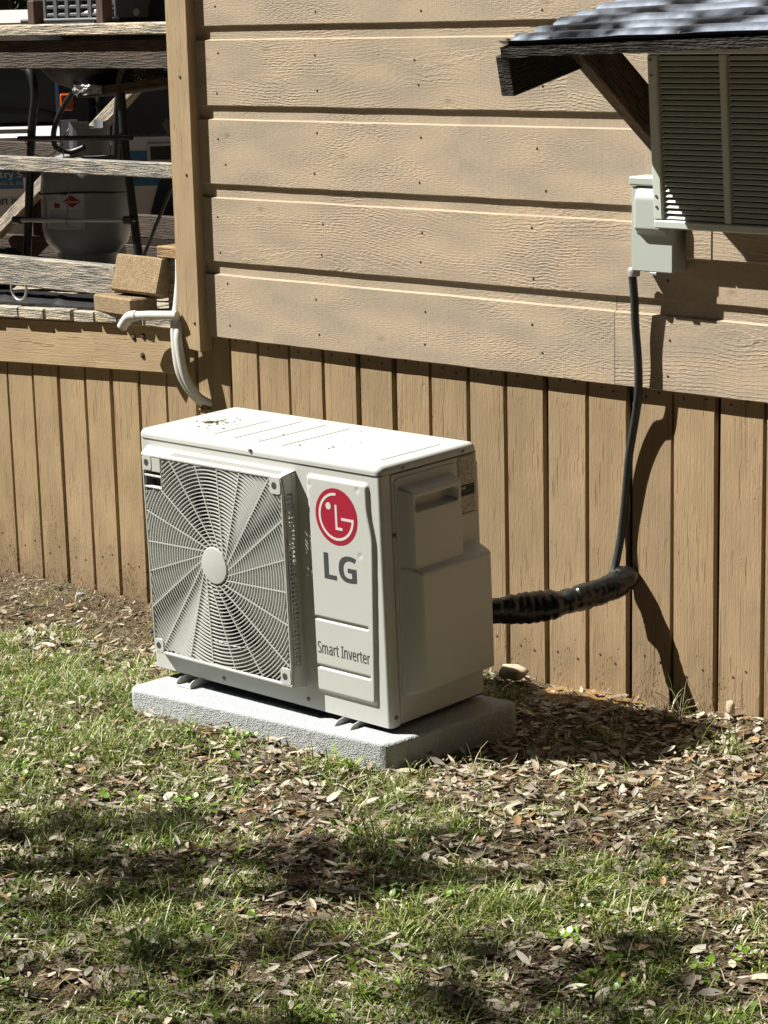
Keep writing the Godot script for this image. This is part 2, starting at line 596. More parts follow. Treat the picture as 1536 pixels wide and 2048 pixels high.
func materials() -> void:
	for i in 4:
		var c: float = [0.8, 0.35, 1.05, 0.6][i]
		tex(mat("siding%d" % i, lin(0.61, 0.512, 0.385), 0.75), plank(20 + i * 7, 2048, 208, 2.6, 0.24, c, [0.0075, 0.006, 0.0095, 0.007][i]), 1.0 / 2.6, 1.0 / 0.24, 0.27)
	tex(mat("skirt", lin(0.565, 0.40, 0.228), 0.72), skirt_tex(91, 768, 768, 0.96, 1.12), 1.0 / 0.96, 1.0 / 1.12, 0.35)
	var g := gray_tex(55, 1024, 160, 1.6, 0.25)
	tex(mat("gray_wood", lin(0.68, 0.66, 0.62), 0.85), g, 1.0 / 1.6, 4.0, 0.4)
	tex(mat("dark_wood", lin(0.135, 0.10, 0.075), 0.8), g, 1.0 / 1.6, 4.0, 0.4)
	tex(mat("deck_wood", lin(1.0, 0.93, 0.80), 0.85), g, 1.0 / 1.6, 4.0, 0.4)
	tex(mat("brace_wood", lin(0.30, 0.22, 0.15), 0.8), g, 1.0 / 1.6, 4.0, 0.4)
	tex(mat("black_wood", lin(0.05, 0.04, 0.032), 0.8), g, 1.0 / 1.6, 4.0, 0.4)
	tex(mat("post_paint", lin(0.60, 0.44, 0.255), 0.7), skirt_tex(17, 768, 256, 3.0, 0.36, 0.0), 1.0 / 3.0, 1.0 / 0.36, 0.25)
	tex(mat("new_wood", lin(0.72, 0.50, 0.27), 0.75), g, 1.0 / 1.6, 4.0, 0.3)
	var con := grit(5, 384, 0.05, 0.25, 0.4, 0.35, 0.45, Color(0.80, 0.81, 0.82), Color(1.0, 1.0, 0.99))
	tex(mat("concrete", lin(0.72, 0.75, 0.78), 0.9), con, 2.6, 2.6, 0.33, true)
	var pav := grit(15, 256, 0.03, 0.3, 0.3, 0.5, 0.6, Color(0.62, 0.55, 0.45), Color(1, 0.97, 0.9))
	tex(mat("paver", lin(0.98, 0.81, 0.61), 0.9), pav, 6.0, 6.0, 0.8, true)
	var soil := grit(25, 512, 0.02, 0.12, 0.55, 0.3, 0.3, Color(0.45, 0.36, 0.29), Color(0.95, 0.85, 0.74))
	tex(mat("soil", lin(0.35, 0.30, 0.225), 0.95), soil, 1.9, 1.9, 2.0, true)
	mat("white_paint", lin(0.705, 0.72, 0.69), 0.42)
	mat("white_panel", lin(0.705, 0.72, 0.69), 0.45)
	mat("gap_dark", lin(0.02, 0.018, 0.016), 0.8)
	mat("coil", lin(0.035, 0.035, 0.035), 0.6)
	mat("fan_gray", lin(0.09, 0.09, 0.088), 0.55)
	mat("logo_red", lin(0.46, 0.012, 0.045), 0.5)
	mat("print_gray", lin(0.075, 0.082, 0.085), 0.55)
	mat("logo_white", lin(0.85, 0.84, 0.82), 0.5)
	mat("screw", lin(0.25, 0.24, 0.22), 0.4, 0.7)
	mat("box_green", lin(0.56, 0.61, 0.565), 0.42)
	mat("louver", lin(0.80, 0.87, 0.80), 0.5)
	mat("cooler_dark", lin(0.03, 0.03, 0.028), 0.7)
	mat("conduit", lin(0.045, 0.052, 0.055), 0.45)
	mat("pvc", lin(0.82, 0.81, 0.78), 0.35)
	mat("black_metal", lin(0.018, 0.019, 0.021), 0.42)
	mat("bare_metal", lin(0.60, 0.60, 0.60), 0.4, 0.4)
	mat("tank", lin(0.36, 0.37, 0.39), 0.40)
	mat("rust", lin(0.085, 0.045, 0.035), 0.8)
	mat("crate", lin(0.10, 0.11, 0.12), 0.6)
	mat("paper", lin(0.70, 0.69, 0.62), 0.8)
	mat("van_white", lin(1.0, 1.0, 1.0), 0.3)
	mat("van_blue", lin(0.05, 0.26, 0.50), 0.35)
	mat("van_navy", lin(0.012, 0.022, 0.05), 0.35)
	mat("van_glass", lin(0.012, 0.045, 0.055), 0.08)
	mat("amber", lin(0.65, 0.10, 0.01), 0.25)
	mat("label_red", lin(0.5, 0.02, 0.03), 0.6)
	mat("wire", lin(0.30, 0.28, 0.24), 0.5, 0.4)
	mat("rock", lin(0.62, 0.52, 0.38), 0.9)
	mat("crumb", lin(0.06, 0.045, 0.03), 0.9)
	# tape wrap: creased glossy plastic
	var w := nz(71, 0.035, 4)
	w.fractal_type = FastNoiseLite.FRACTAL_RIDGED
	var nt := NoiseTexture2D.new()
	nt.width = 512
	nt.height = 256
	nt.noise = w
	nt.seamless = true
	mat("tape", lin(0.016, 0.016, 0.016), 0.28)
	var rf := grit(35, 256, 0.03, 0.1, 0.6, 0.2, 0.12, Color(0.62, 0.64, 0.68), Color(0.95, 0.97, 1))
	tex(mat("roof_metal", lin(0.42, 0.46, 0.53), 0.36, 0.5), rf, 2.2, 2.2, 0.05, true)
	var foil := mat("foil", lin(0.95, 0.95, 0.96), 0.3, 0.5)
	foil.heightmap_enabled = true
	foil.heightmap_texture = nt
	foil.heightmap_scale = 1.0
	foil.uv1_scale = Vector3(9, 9, 1)

# ------------------------------------------------------------------ setting
func ground() -> void:
	var g := Geo.new()
	var xs: Array = []
	var zs: Array = []
	for q in [-60.0, -40.0, -25.0, -16.0, -12.0, -10.0, -8.5, -7.5, -7.0]: xs.append(q)
	var x := -6.7
	while x < -1.7:
		xs.append(x)
		x += 0.024
	for q in [-1.4, -0.8, 0.5, 3.0, 8.0, 20.0, 60.0]: xs.append(q)
	for q in [-60.0, -35.0, -20.0, -12.0, -8.0, -5.0, -3.0, -1.5, -0.5, -0.1]: zs.append(q)
	var z := -0.06
	while z < 2.7:
		zs.append(z)
		z += 0.024
	for q in [3.0, 4.0, 6.0, 10.0, 20.0, 60.0]: zs.append(q)
	var P: Array = []
	zs.reverse()
	for b in zs:
		for a in xs:
			P.append(Vector3(a, ground_y(a, b), b))
	g.grid(P, xs.size() - 1, zs.size() - 1)
	var o := part(g, "ground", M.soil, self, "bare brown soil of the yard under grass and leaves")
	o.set_meta("kind", "structure")

func house() -> void:
	var core := thing("house", "tan house wall of horizontal rough boards above upright skirting planks", "house")
	var g := Geo.new()
	g.box(Vector3(-3.0, 1.6, -2.06), Vector3(4.2, 3.2, 4.0))
	part(g, "wall_core", M.black_wood, core)
	# siding: lip of row i at y0 - i * 0.22747
	var top := 1.80 + 0.22747 * 2
	var jn := nz(41, 3.0, 2)
	for i in 7:
		var y := top - i * 0.22747
		var spans := [[-5.13, -2.2]]
		if i == 6: spans = [[-5.13, -3.5615], [-3.5595, -2.2]]
		if i == 0: y += 0.0
		for s in spans:
			var b := Geo.new()
			b.tint = Color([1.0, 0.97, 1.02, 0.985, 1.03, 0.99, 1.01][i], [1.0, 0.965, 1.015, 0.985, 1.025, 0.98, 1.005][i], [1.0, 0.95, 1.0, 0.98, 1.02, 0.965, 1.0][i])
			b.off = Vector2(5.2 + i * 0.37, -y + (i % 3) * 0.05)
			var prof := [Vector2(0.0, -0.02), Vector2(0.0, -0.0025), Vector2(0.0025, 0.0), Vector2(0.187, 0.0), Vector2(0.1905, -0.0095), Vector2(0.2375, -0.0095)]
			var nseg := 30
			for p in prof.size() - 1:
				for q in nseg:
					var xa := lerpf(s[0], s[1], float(q) / nseg)
					var xb := lerpf(s[0], s[1], float(q + 1) / nseg)
					var ja := 0.0016 * jn.get_noise_2d(xa * 2.0, i * 9.0) if p < 3 else 0.0012 * jn.get_noise_2d(xa, i * 5.0 + 3.0)
					var jb := 0.0016 * jn.get_noise_2d(xb * 2.0, i * 9.0) if p < 3 else 0.0012 * jn.get_noise_2d(xb, i * 5.0 + 3.0)
					var a0: Vector2 = prof[p]
					var a1: Vector2 = prof[p + 1]
					var j2a := ja if p != 2 else 0.0012 * jn.get_noise_2d(xa, i * 5.0 + 3.0)
					var j2b := jb if p != 2 else 0.0012 * jn.get_noise_2d(xb, i * 5.0 + 3.0)
					b.face([Vector3(xa, y + a0.x + ja, a0.y), Vector3(xb, y + a0.x + jb, a0.y), Vector3(xb, y + a1.x + j2b, a1.y), Vector3(xa, y + a1.x + j2a, a1.y)], Vector3(0, -1, 0.2) if p == 0 else Vector3(0, 0, 1))
			b.face([Vector3(s[0], y, -0.02), Vector3(s[0], y, 0), Vector3(s[0], y + 0.187, 0), Vector3(s[0], y + 0.187, -0.02)], Vector3(-1, 0, 0))
			b.face([Vector3(s[1], y, -0.02), Vector3(s[1], y, 0), Vector3(s[1], y + 0.187, 0), Vector3(s[1], y + 0.187, -0.02)], Vector3(1, 0, 0))
			var mi: int = [1, 3, 1, 0, 1, 3, 1][i]
			if i == 6 and s[0] > -4.0: mi = 2
			if i == 5: mi = 0
			if i == 4: mi = 1
			var o := part(b, "siding_board", M["siding%d" % mi], core)
			# nails
			var nl := Geo.new()
			nl.tint = Color(0.10, 0.075, 0.05)
			var r := RandomNumberGenerator.new()
			r.seed = 100 + i
			for q in 8:
				var nx := -5.02 + q * 0.405 + r.randf_range(-0.015, 0.015)
				if nx < s[0] + 0.02 or nx > s[1] - 0.02: continue
				for hh in [0.045, 0.145]:
					nl.xf = Transform3D(Basis(Vector3.RIGHT, PI / 2), Vector3(nx + r.randf_range(-0.02, 0.02), y + hh + r.randf_range(-0.02, 0.02), 0.0))
					nl.lathe([Vector2(0.0036, -0.001), Vector2(0.0033, 0.0008), Vector2(0.0001, 0.0008)], 8)
			if nl.v.size() > 0:
				var nn := part(nl, "nail_heads", M.rust, o)
				stuff(nn)
	# skirting planks
	var gaps := [-8.15, -8.01, -7.87, -7.73, -7.59, -7.45, -7.31, -7.17, -7.03, -6.89, -6.755, -6.62, -6.48, -6.34, -6.205, -6.065, -5.93, -5.795, -5.66, -5.525, -5.39, -5.19, -5.038, -4.912, -4.778, -4.637, -4.497, -4.358, -4.222, -4.081, -3.945, -3.808, -3.668, -3.532, -3.396, -3.257, -3.115, -2.98, -2.84, -2.70, -2.56, -2.42, -2.28]
	gaps = [-6.972, -6.835, -6.697, -6.56, -6.422, -6.283, -6.145, -6.004, -5.87, -5.735, -5.599, -5.465, -5.334, -5.19, -5.038, -4.912, -4.778, -4.637, -4.497, -4.358, -4.222, -4.081, -3.945, -3.808, -3.668, -3.532, -3.396, -3.257, -3.115, -2.98, -2.84, -2.70, -2.56, -2.42, -2.28]
	var sk := thing("skirting_fence", "tan upright plank skirting below the siding and the porch", "fence")
	var rr := RandomNumberGenerator.new()
	rr.seed = 4
	for i in gaps.size() - 1:
		var x0: float = gaps[i]
		var x1: float = gaps[i + 1]
		var wa := rr.randf_range(0.004, 0.0095)
		var wb := rr.randf_range(0.004, 0.0095)
		var b := Geo.new()
		b.grain = 1
		b.off = Vector2(0.06, rr.randf() * 1.1)
		var tone := rr.randf_range(0.88, 1.05)
		b.tint = Color(tone, tone * rr.randf_range(0.985, 1.01), tone * rr.randf_range(0.96, 1.01))
		var yt := 0.93 if x1 > -5.2 else 0.86 + (x0 + 5.24) * 0.035
		var lean := rr.randf_range(-0.0025, 0.0025)
		var zo := -0.022 + rr.randf_range(-0.0015, 0.001)
		b.xf = Transform3D(Basis(Vector3(0, 0, 1), lean / 0.9), Vector3((x0 + x1) * 0.5, 0, zo))
		var hw := (x1 - x0) * 0.5
		b.box(Vector3((wa - wb) * 0.5, (yt - 0.12) * 0.5, -0.009), Vector3(hw * 2.0 - wa - wb, yt + 0.12, 0.018), 0.0015)
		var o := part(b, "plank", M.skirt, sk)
		var nl := Geo.new()
		for q in [-0.35, 0.35]:
			for yy in [ground_y((x0 + x1) * 0.5, 0.0) + 0.1 + rr.randf_range(-0.02, 0.03), yt - 0.055]:
				nl.xf = Transform3D(Basis(Vector3.RIGHT, PI / 2), Vector3((x0 + x1) * 0.5 + q * hw + rr.randf_range(-0.012, 0.012), yy + rr.randf_range(-0.01, 0.01), zo))
				nl.lathe([Vector2(0.0036, -0.001), Vector2(0.0034, 0.001), Vector2(0.0001, 0.001)], 8)
		stuff(part(nl, "nail_heads", M.rust, o))
	var bk := Geo.new()
	bk.tint = Color(0.55, 0.35, 0.25)
	bk.box(Vector3(-4.7, 0.3, -0.052), Vector3(5.2, 0.95, 0.012))
	part(bk, "backing_board", M.dark_wood, sk)
	# corner board
	var cb := thing("corner_board", "tall tan corner board where siding meets porch", "trim board")
	var c := Geo.new()
	c.grain = 1
	c.off = Vector2(0.3, 0.02)
	c.xf = Transform3D(Basis(Vector3(0, 0, 1), 0.004), Vector3(-5.1455, 0.0, 0))
	c.extr([Vector2(-0.0405, 0.905), Vector2(-0.024, 0.852), Vector2(0.0415, 0.846), Vector2(0.0415, 3.0), Vector2(-0.0405, 3.0)], -0.018, 0.031, 0.002, 1)
	part(c, "front_board", M.post_paint, cb)
	c = Geo.new()
	c.grain = 1
	c.off = Vector2(0.9, 0.2)
	c.box(Vector3(-5.1985, 1.97, 0.004), Vector3(0.021, 2.05, 0.046), 0.002)
	part(c, "side_board", M.post_paint, cb)
	c = Geo.new()
	for q in [[-5.148, 1.655], [-5.137, 1.37], [-5.128, 0.93]]:
		c.xf = Transform3D(Basis(Vector3.RIGHT, PI / 2), Vector3(q[0], q[1], 0.0312))
		c.lathe([Vector2(0.0055, -0.001), Vector2(0.005, 0.0007), Vector2(0.0001, 0.0002)], 8)
	stuff(part(c, "nail_heads", M.gap_dark, cb))

func porch() -> void:
	var d := thing("porch_deck", "weathered porch deck with cut board ends over a tan rim board", "deck")
	var xs := [-6.96, -6.82, -6.685, -6.545, -6.405, -6.265, -6.14, -6.01, -5.871, -5.733, -5.62, -5.504, -5.373, -5.238]
	var r := RandomNumberGenerator.new()
	r.seed = 12
	for i in xs.size() - 1:
		var g := Geo.new()
		g.grain = 2
		g.off = Vector2(r.randf() * 3, r.randf())
		var x0: float = xs[i]
		var x1: float = xs[i + 1]
		var xm := (x0 + x1) * 0.5
		var yt := 0.942 + (xm + 5.24) * 0.033 + r.randf_range(-0.003, 0.003)
		var zf := 0.022 + r.randf_range(-0.006, 0.006)
		g.tint = Color(1, 1, 1) * r.randf_range(0.85, 1.05)
		g.xf = Transform3D(Basis(Vector3(0, 0, 1), 0.033 + r.randf_range(-0.01, 0.01)), Vector3(xm, yt - 0.018, 0))
		g.box(Vector3(0, 0, (zf - 2.2) * 0.5), Vector3(x1 - x0 - r.randf_range(0.004, 0.009), 0.037, zf + 2.2), 0.004)
		part(g, "deck_board", M.deck_wood, d)
	var g2 := Geo.new()
	g2.off = Vector2(0.4, 0.13)
	g2.xf = Transform3D(Basis(Vector3(0, 0, 1), 0.046), Vector3(-5.21, 0.0, 0.0))
	g2.box(Vector3(-0.88, 0.836, -0.019), Vector3(1.76, 0.146, 0.038), 0.003)
	part(g2, "rim_board", M.post_paint, d)
	for q in [[-5.452, 0.859], [-5.405, 0.866], [-5.413, 0.806]]:
		var b := Geo.new()
		b.xf = Transform3D(Basis(Vector3.RIGHT, PI / 2), Vector3(q[0], q[1], -0.002))
		b.lathe([Vector2(0.010, 0.0), Vector2(0.009, 0.005), Vector2(0.006, 0.007), Vector2(0.0001, 0.0075)], 10)
		part(b, "bolt_head", M.rust, d)
	for zz in [-1.1, -2.15]:
		var j := Geo.new()
		j.box(Vector3(-6.1, 0.81, zz), Vector3(1.75, 0.14, 0.04))
		part(j, "joist", M.dark_wood, d)
		for xx in [-6.9, -5.4]:
			var l := Geo.new()
			l.box(Vector3(xx, 0.31, zz), Vector3(0.09, 0.85, 0.09))
			part(l, "deck_post", M.dark_wood, d)
	# front railing
	var rl := thing("porch_front_railing", "weathered grey front porch railing of flat rails and low kick board", "railing")
	var p := Geo.new()
	p.off = Vector2(0.2, 0.05)
	p.box(Vector3(-6.05, 1.797, -0.075), Vector3(1.68, 0.036, 0.14), 0.004)
	part(p, "rail_cap", M.deck_wood, rl)
	p = Geo.new()
	p.off = Vector2(0.9, 0.1)
	p.xf = Transform3D(Basis(), Vector3(0, 0, 0.004))
	p.box(Vector3(-6.05, 1.721, -0.055), Vector3(1.68, 0.088, 0.038), 0.003)
	part(p, "top_rail", M.dark_wood, rl, "dark brown stained rail under the pale cap")
	p = Geo.new()
	p.off = Vector2(0.5, 0.02)
	p.box(Vector3(-6.05, 1.374, -0.05), Vector3(1.68, 0.046, 0.038), 0.003)
	part(p, "middle_rail", M.gray_wood, rl)
	p = Geo.new()
	p.off = Vector2(0.1, 0.08)
	p.box(Vector3(-6.22, 1.022, -0.052), Vector3(1.30, 0.096, 0.04), 0.004)
	part(p, "kick_board", M.gray_wood, rl)
	p = Geo.new()
	p.grain = 1
	p.box(Vector3(-6.72, 1.36, -0.12), Vector3(0.09, 0.86, 0.09), 0.004)
	part(p, "post", M.gray_wood, rl)
	# far railing of the porch
	var bk := thing("porch_back_railing", "brown wooden railing along the far side of the porch behind the grill", "railing")
	for q in [[1.243, 0.07, -8.9, -7.9], [0.80, 0.09, -8.9, -7.4], [0.93, 0.10, -7.95, -7.0]]:
		p = Geo.new()
		p.off = Vector2(q[0], 0.1)
		p.box(Vector3((q[2] + q[3]) * 0.5, q[0], -2.0), Vector3(q[3] - q[2], q[1], 0.04), 0.003)
		part(p, "rail", M.dark_wood, bk)
	p = Geo.new()
	p.off = Vector2(0.3, 0.0)
	p.bar(Vector3(-8.75, 0.85, -1.93), Vector3(-7.6, 1.59, -1.93), 0.05, 0.055, Vector3(0, 0, 1), 0.003)
	part(p, "sloping_rail", M.deck_wood, bk, "pale sloping stair rail")
	for xx in [-8.62, -8.36, -7.55, -7.05]:
		p = Geo.new()
		p.grain = 1
		p.box(Vector3(xx, 0.78, -2.06), Vector3(0.06, 0.9, 0.06), 0.003)
		part(p, "baluster", M.dark_wood, bk)

# ------------------------------------------------------------------ the condenser
func condenser() -> void:
	# ground slab
	var FL := Vector3(-4.53, 0.103, 0.848)
	var FR := Vector3(-3.63, 0.118, 0.785)
	var BL := Vector3(-4.487, 0.116, 0.42)
	var ex := (FR - FL).normalized()
	var ez := ex.cross((BL - FL).normalized()).normalized()
	var ey := ez.cross(ex)
	var pad := Geo.new()
	pad.xf = Transform3D(Basis(ex, ey, ez), FL)
	var pp0: Array = []
	for q in Geo.round_rect(-0.002, 0.0, 0.905, 0.43, 0.035, 5): pp0.append(q + Vector2(q.y * 0.175, 0.0))
	pad.extr(pp0, -0.10, 0.0, 0.012, 4)
	single(pad, "equipment_pad", M.concrete, "grey speckled concrete slab under the white outdoor air conditioner", "slab")

	var yaw := 0.00459
	var B := Basis.from_euler(Vector3(0.02941, yaw, 0.00035), EULER_ORDER_YXZ)
	var u := thing("air_conditioner_condenser", "white outdoor air conditioner unit with round fan grille on a concrete slab", "air conditioner", Transform3D(B, Vector3(-4.54491, 0.14296, 0.38669)))
	var W := 0.87
	var D := 0.3465
	var H := 0.626
	var WP: Material = M.white_paint
	# front sheet with the fan opening, wrapped round both corners
	var g := Geo.new()
	var cx := 0.313
	var cy := 0.335
	var R := 0.247
	var x0 := 0.012
	var x1 := 0.606
	var angs: Array = []
	for i in 120: angs.append(TAU * i / 120)
	for q in [Vector2(x0, 0.0), Vector2(x1, 0.0), Vector2(x1, H), Vector2(x0, H)]: angs.append(fposmod((q - Vector2(cx, cy)).angle(), TAU))
	angs.sort()
	angs.append(angs[0] + TAU)
	var edge := func(a: float) -> Vector3:
		var dx := cos(a)
		var dy := sin(a)
		var tt := 10.0
		if dx > 1e-6: tt = minf(tt, (x1 - cx) / dx)
		if dx < -1e-6: tt = minf(tt, (x0 - cx) / dx)
		if dy > 1e-6: tt = minf(tt, (H - cy) / dy)
		if dy < -1e-6: tt = minf(tt, (0.0 - cy) / dy)
		return Vector3(cx + dx * tt, cy + dy * tt, D)
	for i in angs.size() - 1:
		var a: float = angs[i]
		var b: float = angs[i + 1]
		if b - a < 1e-5: continue
		g.face([Vector3(cx + R * cos(a), cy + R * sin(a), D), edge.call(a), edge.call(b), Vector3(cx + R * cos(b), cy + R * sin(b), D)], Vector3(0, 0, 1))
	var corner := func(right: bool, z_end: float) -> void:
		var pr: Array = []
		var nr: Array = []
		var cxx := W - 0.012 if right else 0.012
		var sg := 1.0 if right else -1.0
		pr.append(Vector2(cxx, D))
		nr.append(Vector2(0, 1))
		for j in 5:
			var a := PI / 2 * j / 4
			pr.append(Vector2(cxx + sg * 0.012 * sin(a), D - 0.012 + 0.012 * cos(a)))
			nr.append(Vector2(sg * sin(a), cos(a)))
		pr.append(Vector2(cxx + sg * 0.012, z_end))
		nr.append(Vector2(sg, 0))
		for j in pr.size() - 1:
			var a: Vector2 = pr[j]
			var b: Vector2 = pr[j + 1]
			var na := Vector3(nr[j].x, 0, nr[j].y)
			var nb := Vector3(nr[j + 1].x, 0, nr[j + 1].y)
			if right: g.sq(Vector3(a.x, 0, a.y), Vector3(b.x, 0, b.y), Vector3(b.x, H, b.y), Vector3(a.x, H, a.y), na, nb, nb, na, Vector2.ZERO, Vector2.ZERO, Vector2.ZERO, Vector2.ZERO)
			else: g.sq(Vector3(b.x, 0, b.y), Vector3(a.x, 0, a.y), Vector3(a.x, H, a.y), Vector3(b.x, H, b.y), nb, na, na, nb, Vector2.ZERO, Vector2.ZERO, Vector2.ZERO, Vector2.ZERO)
	corner.call(true, 0.313)
	corner.call(false, 0.313)
	# folded lower flange
	g.box(Vector3(W * 0.5, 0.003, D - 0.015), Vector3(W - 0.03, 0.006, 0.02))
	part(g, "front_panel", WP, u)
	# stamped service panel, one relief surface
	g = Geo.new()
	var stamp := func(x: float, y: float) -> float:
		var xr := 0.834
		if y < 0.554: xr = lerpf(0.834, 0.848, ss(0.554, 0.458, y))
		if y < 0.458: xr = lerpf(0.848, 0.832, (0.458 - y) / 0.40)
		var dx := minf(x - 0.624, xr - x)
		var dy := minf(y - 0.052, 0.607 - y)
		var dd := minf(dx, dy)
		if dx < 0.012 and dy < 0.012: dd = 0.012 - Vector2(0.012 - dx, 0.012 - dy).length()
		var h := 0.0075 * ss(0.0, 0.0085, dd)
		for gy in [0.2455, 0.121]:
			var q := absf(y - gy)
			var ends := ss(0.632, 0.637, x) * (1.0 - ss(0.812, 0.818, x))
			h -= 0.005 * (1.0 - ss(0.001, 0.0052, q)) * ends
		for dn in [[0.636, 0.580], [0.800, 0.588], [0.80, 0.425]]:
			h -= 0.0016 * exp(-(pow(x - dn[0], 2) + pow(y - dn[1], 2)) / 0.00003)
		return D + h
	g.field(0.606, 0.858, 84, 0.0, H, 190, stamp)
	part(g, "service_panel", WP, u)
	# fan well, coil, fan
	g = Geo.new()
	g.xf = Transform3D(Basis(Vector3.RIGHT, PI / 2), Vector3(cx, cy, 0))
	g.lathe([Vector2(0.242, D - 0.09), Vector2(0.236, D - 0.05), Vector2(0.238, D - 0.015), Vector2(R + 0.001, D)].map(func(p): return p), 64)
	part(g, "fan_ring", WP, u)
	g = Geo.new()
	g.box(Vector3(0.31, 0.315, 0.05), Vector3(0.6, 0.6, 0.03))
	part(g, "coil", M.coil, u)
	var fan := Node3D.new()
	fan.name = "fan"
	u.add_child(fan)
	fan.position = Vector3(cx, cy, D - 0.02)
	g = Geo.new()
	g.xf = Transform3D(Basis(Vector3.RIGHT, PI / 2), Vector3.ZERO)
	g.lathe([Vector2(0.07, -0.09), Vector2(0.066, -0.02), Vector2(0.05, -0.006), Vector2(0.0001, -0.004)], 32)
	part(g, "fan_hub", M.fan_gray, fan)
	for b in 3:
		g = Geo.new()
		var P: Array = []
		for j in 11:
			for i in 9:
				var rr := lerpf(0.06, 0.228, i / 8.0)
				var f := j / 10.0
				var a := TAU * b / 3.0 + 0.5 + f * 1.45 - 0.25 * (rr - 0.06) / 0.17
				P.append(Vector3(cos(a) * rr, sin(a) * rr, -0.08 + 0.07 * f))
		g.grid(P, 8, 10)
		part(g, "blade", M.fan_gray, fan)
	# left, right, back, base
	g = Geo.new()
	g.box(Vector3(0.002, H * 0.5, 0.1555), Vector3(0.003, H, 0.311))
	part(g, "left_panel", WP, u)
	g = Geo.new()
	g.box(Vector3(W - 0.004, H * 0.5, 0.155), Vector3(0.006, H - 0.004, 0.306), 0.002)
	part(g, "right_panel", WP, u)
	g = Geo.new()
	g.xf = Transform3D(Basis(Vector3(0, 0, -1), Vector3(0, 1, 0), Vector3(1, 0, 0)), Vector3(W, 0, 0))
	var pp: Array = Geo.round_rect(-0.299, 0.052, -0.076, 0.613, 0.014)
	g.extr(pp, -0.003, 0.0022, 0.0018, 2)
	part(g, "access_plate", WP, u)
	g = Geo.new()
	g.box(Vector3(W * 0.5, H * 0.5, 0.002), Vector3(W - 0.01, H, 0.004))
	g.box(Vector3(W * 0.5, -0.001, D * 0.5), Vector3(W - 0.012, 0.004, D - 0.008))
	part(g, "base_and_back", M.gap_dark, u)
	# pipe cover on the right side
	g = Geo.new()
	g.xf = Transform3D(Basis(Vector3(0, 0, -1), Vector3(0, 1, 0), Vector3(1, 0, 0)), Vector3(W, 0, 0))
	var rrect := func(px: float, py: float, a: float, b: float, c: float, d: float, r: float) -> float:
		var q := Vector2(absf(px - (a + c) * 0.5) - (c - a) * 0.5 + r, absf(py - (b + d) * 0.5) - (d - b) * 0.5 + r)
		return r - Vector2(maxf(q.x, 0), maxf(q.y, 0)).length() - minf(maxf(q.x, q.y), 0.0)
	var cover := func(uu: float, y: float) -> float:
		var z := -uu
		var up: float = rrect.call(z, y, 0.088, 0.30, 0.296, 0.596, 0.016)
		var sl := ss(0.45, 0.365, y)
		var lo: float = rrect.call(z, y, 0.002, 0.066, 0.298, 0.405, 0.016)
		var hu := 0.040 * ss(0.0, 0.02, up)
		var hl := 0.058 * ss(0.0, 0.026, lo)
		# the face swells gently from the upper to the lower part
		hl = minf(hl, 0.040 + 0.018 * sl) if up > 0.0 and z > 0.095 else hl
		var h := maxf(hu, hl)
		if maxf(up, lo) < 0.0: h = -0.002
		var hd: float = rrect.call(z, y, 0.118, 0.531, 0.272, 0.566, 0.008)
		h -= 0.03 * ss(0.0, 0.004, hd)
		return h
	g.field(-0.302, 0.002, 100, 0.06, 0.60, 180, cover)
	part(g, "pipe_cover", M.white_panel, u)
	# top cover
	g = Geo.new()
	g.xf = Transform3D(Basis(Vector3(1, 0, 0), Vector3(0, 0, -1), Vector3(0, 1, 0)), Vector3(0, 0, 0))
	g.extr(Geo.round_rect(-0.0025, -D - 0.0025, W + 0.0025, 0.0025, 0.02, 5), H + 0.0018, 0.650, 0.016, 5)
	part(g, "top_cover", WP, u)
	for q in [[0.055, 0.235, 0.10, 0.295], [0.247, 0.318, 0.055, 0.30], [0.335, 0.405, 0.055, 0.30], [0.422, 0.492, 0.055, 0.30], [0.555, 0.82, 0.075, 0.29]]:
		g = Geo.new()
		g.xf = Transform3D(Basis(Vector3(1, 0, 0), Vector3(0, 0, -1), Vector3(0, 1, 0)), Vector3(0, 0, 0))
		g.extr(Geo.round_rect(q[0], -q[3], q[1], -q[2], 0.006, 3), 0.649, 0.6516, 0.0015, 2)
		part(g, "raised_panel", WP, u)
	g = Geo.new()
	g.box(Vector3(W * 0.5, H + 0.001, D * 0.5), Vector3(W - 0.006, 0.004, D - 0.006))
	part(g, "seam", M.gap_dark, u)
	# screws
	for q in [[Vector3(0.428, 0.640, D + 0.0025), 2], [Vector3(0.274, 0.016, D), 2], [Vector3(0.587, 0.021, D), 2], [Vector3(W + 0.0025, 0.637, 0.27), 0], [Vector3(W + 0.0025, 0.637, 0.055), 0], [Vector3(W, 0.024, 0.327), 0], [Vector3(W, 0.475, 0.306), 0]]:
		g = Geo.new()
		g.xf = Transform3D(Basis(Vector3.RIGHT, PI / 2) if q[1] == 2 else Basis(Vector3(0, 0, 1), -PI / 2), q[0])
		g.lathe([Vector2(0.0062, 0.0), Vector2(0.0058, 0.0015), Vector2(0.004, 0.0028), Vector2(0.0001, 0.0030)], 12)
		part(g, "screw", M.screw, u)
	# feet
	for fx in [0.148, 0.735]:
		g = Geo.new()
		g.box(Vector3(fx, -0.022, 0.18), Vector3(0.056, 0.003, 0.40), 0.001)
		for s in [-1, 1]:
			var old := g.xf
			g.xf = Transform3D(Basis(Vector3(0, 0, 1), Vector3(0, 1, 0), Vector3(-1, 0, 0)), Vector3(fx + s * 0.0265 + 0.0012, -0.0235, 0))
			var pf: Array = [Vector2(-0.02, 0.0), Vector2(0.372, 0.0), Vector2(0.379, 0.004), Vector2(0.380, 0.009), Vector2(0.376, 0.015), Vector2(0.366, 0.0195), Vector2(0.345, 0.0225), Vector2(-0.02, 0.0225)]
			g.extr(pf, 0.0, 0.0024, 0.0, 1, true)
			g.xf = old
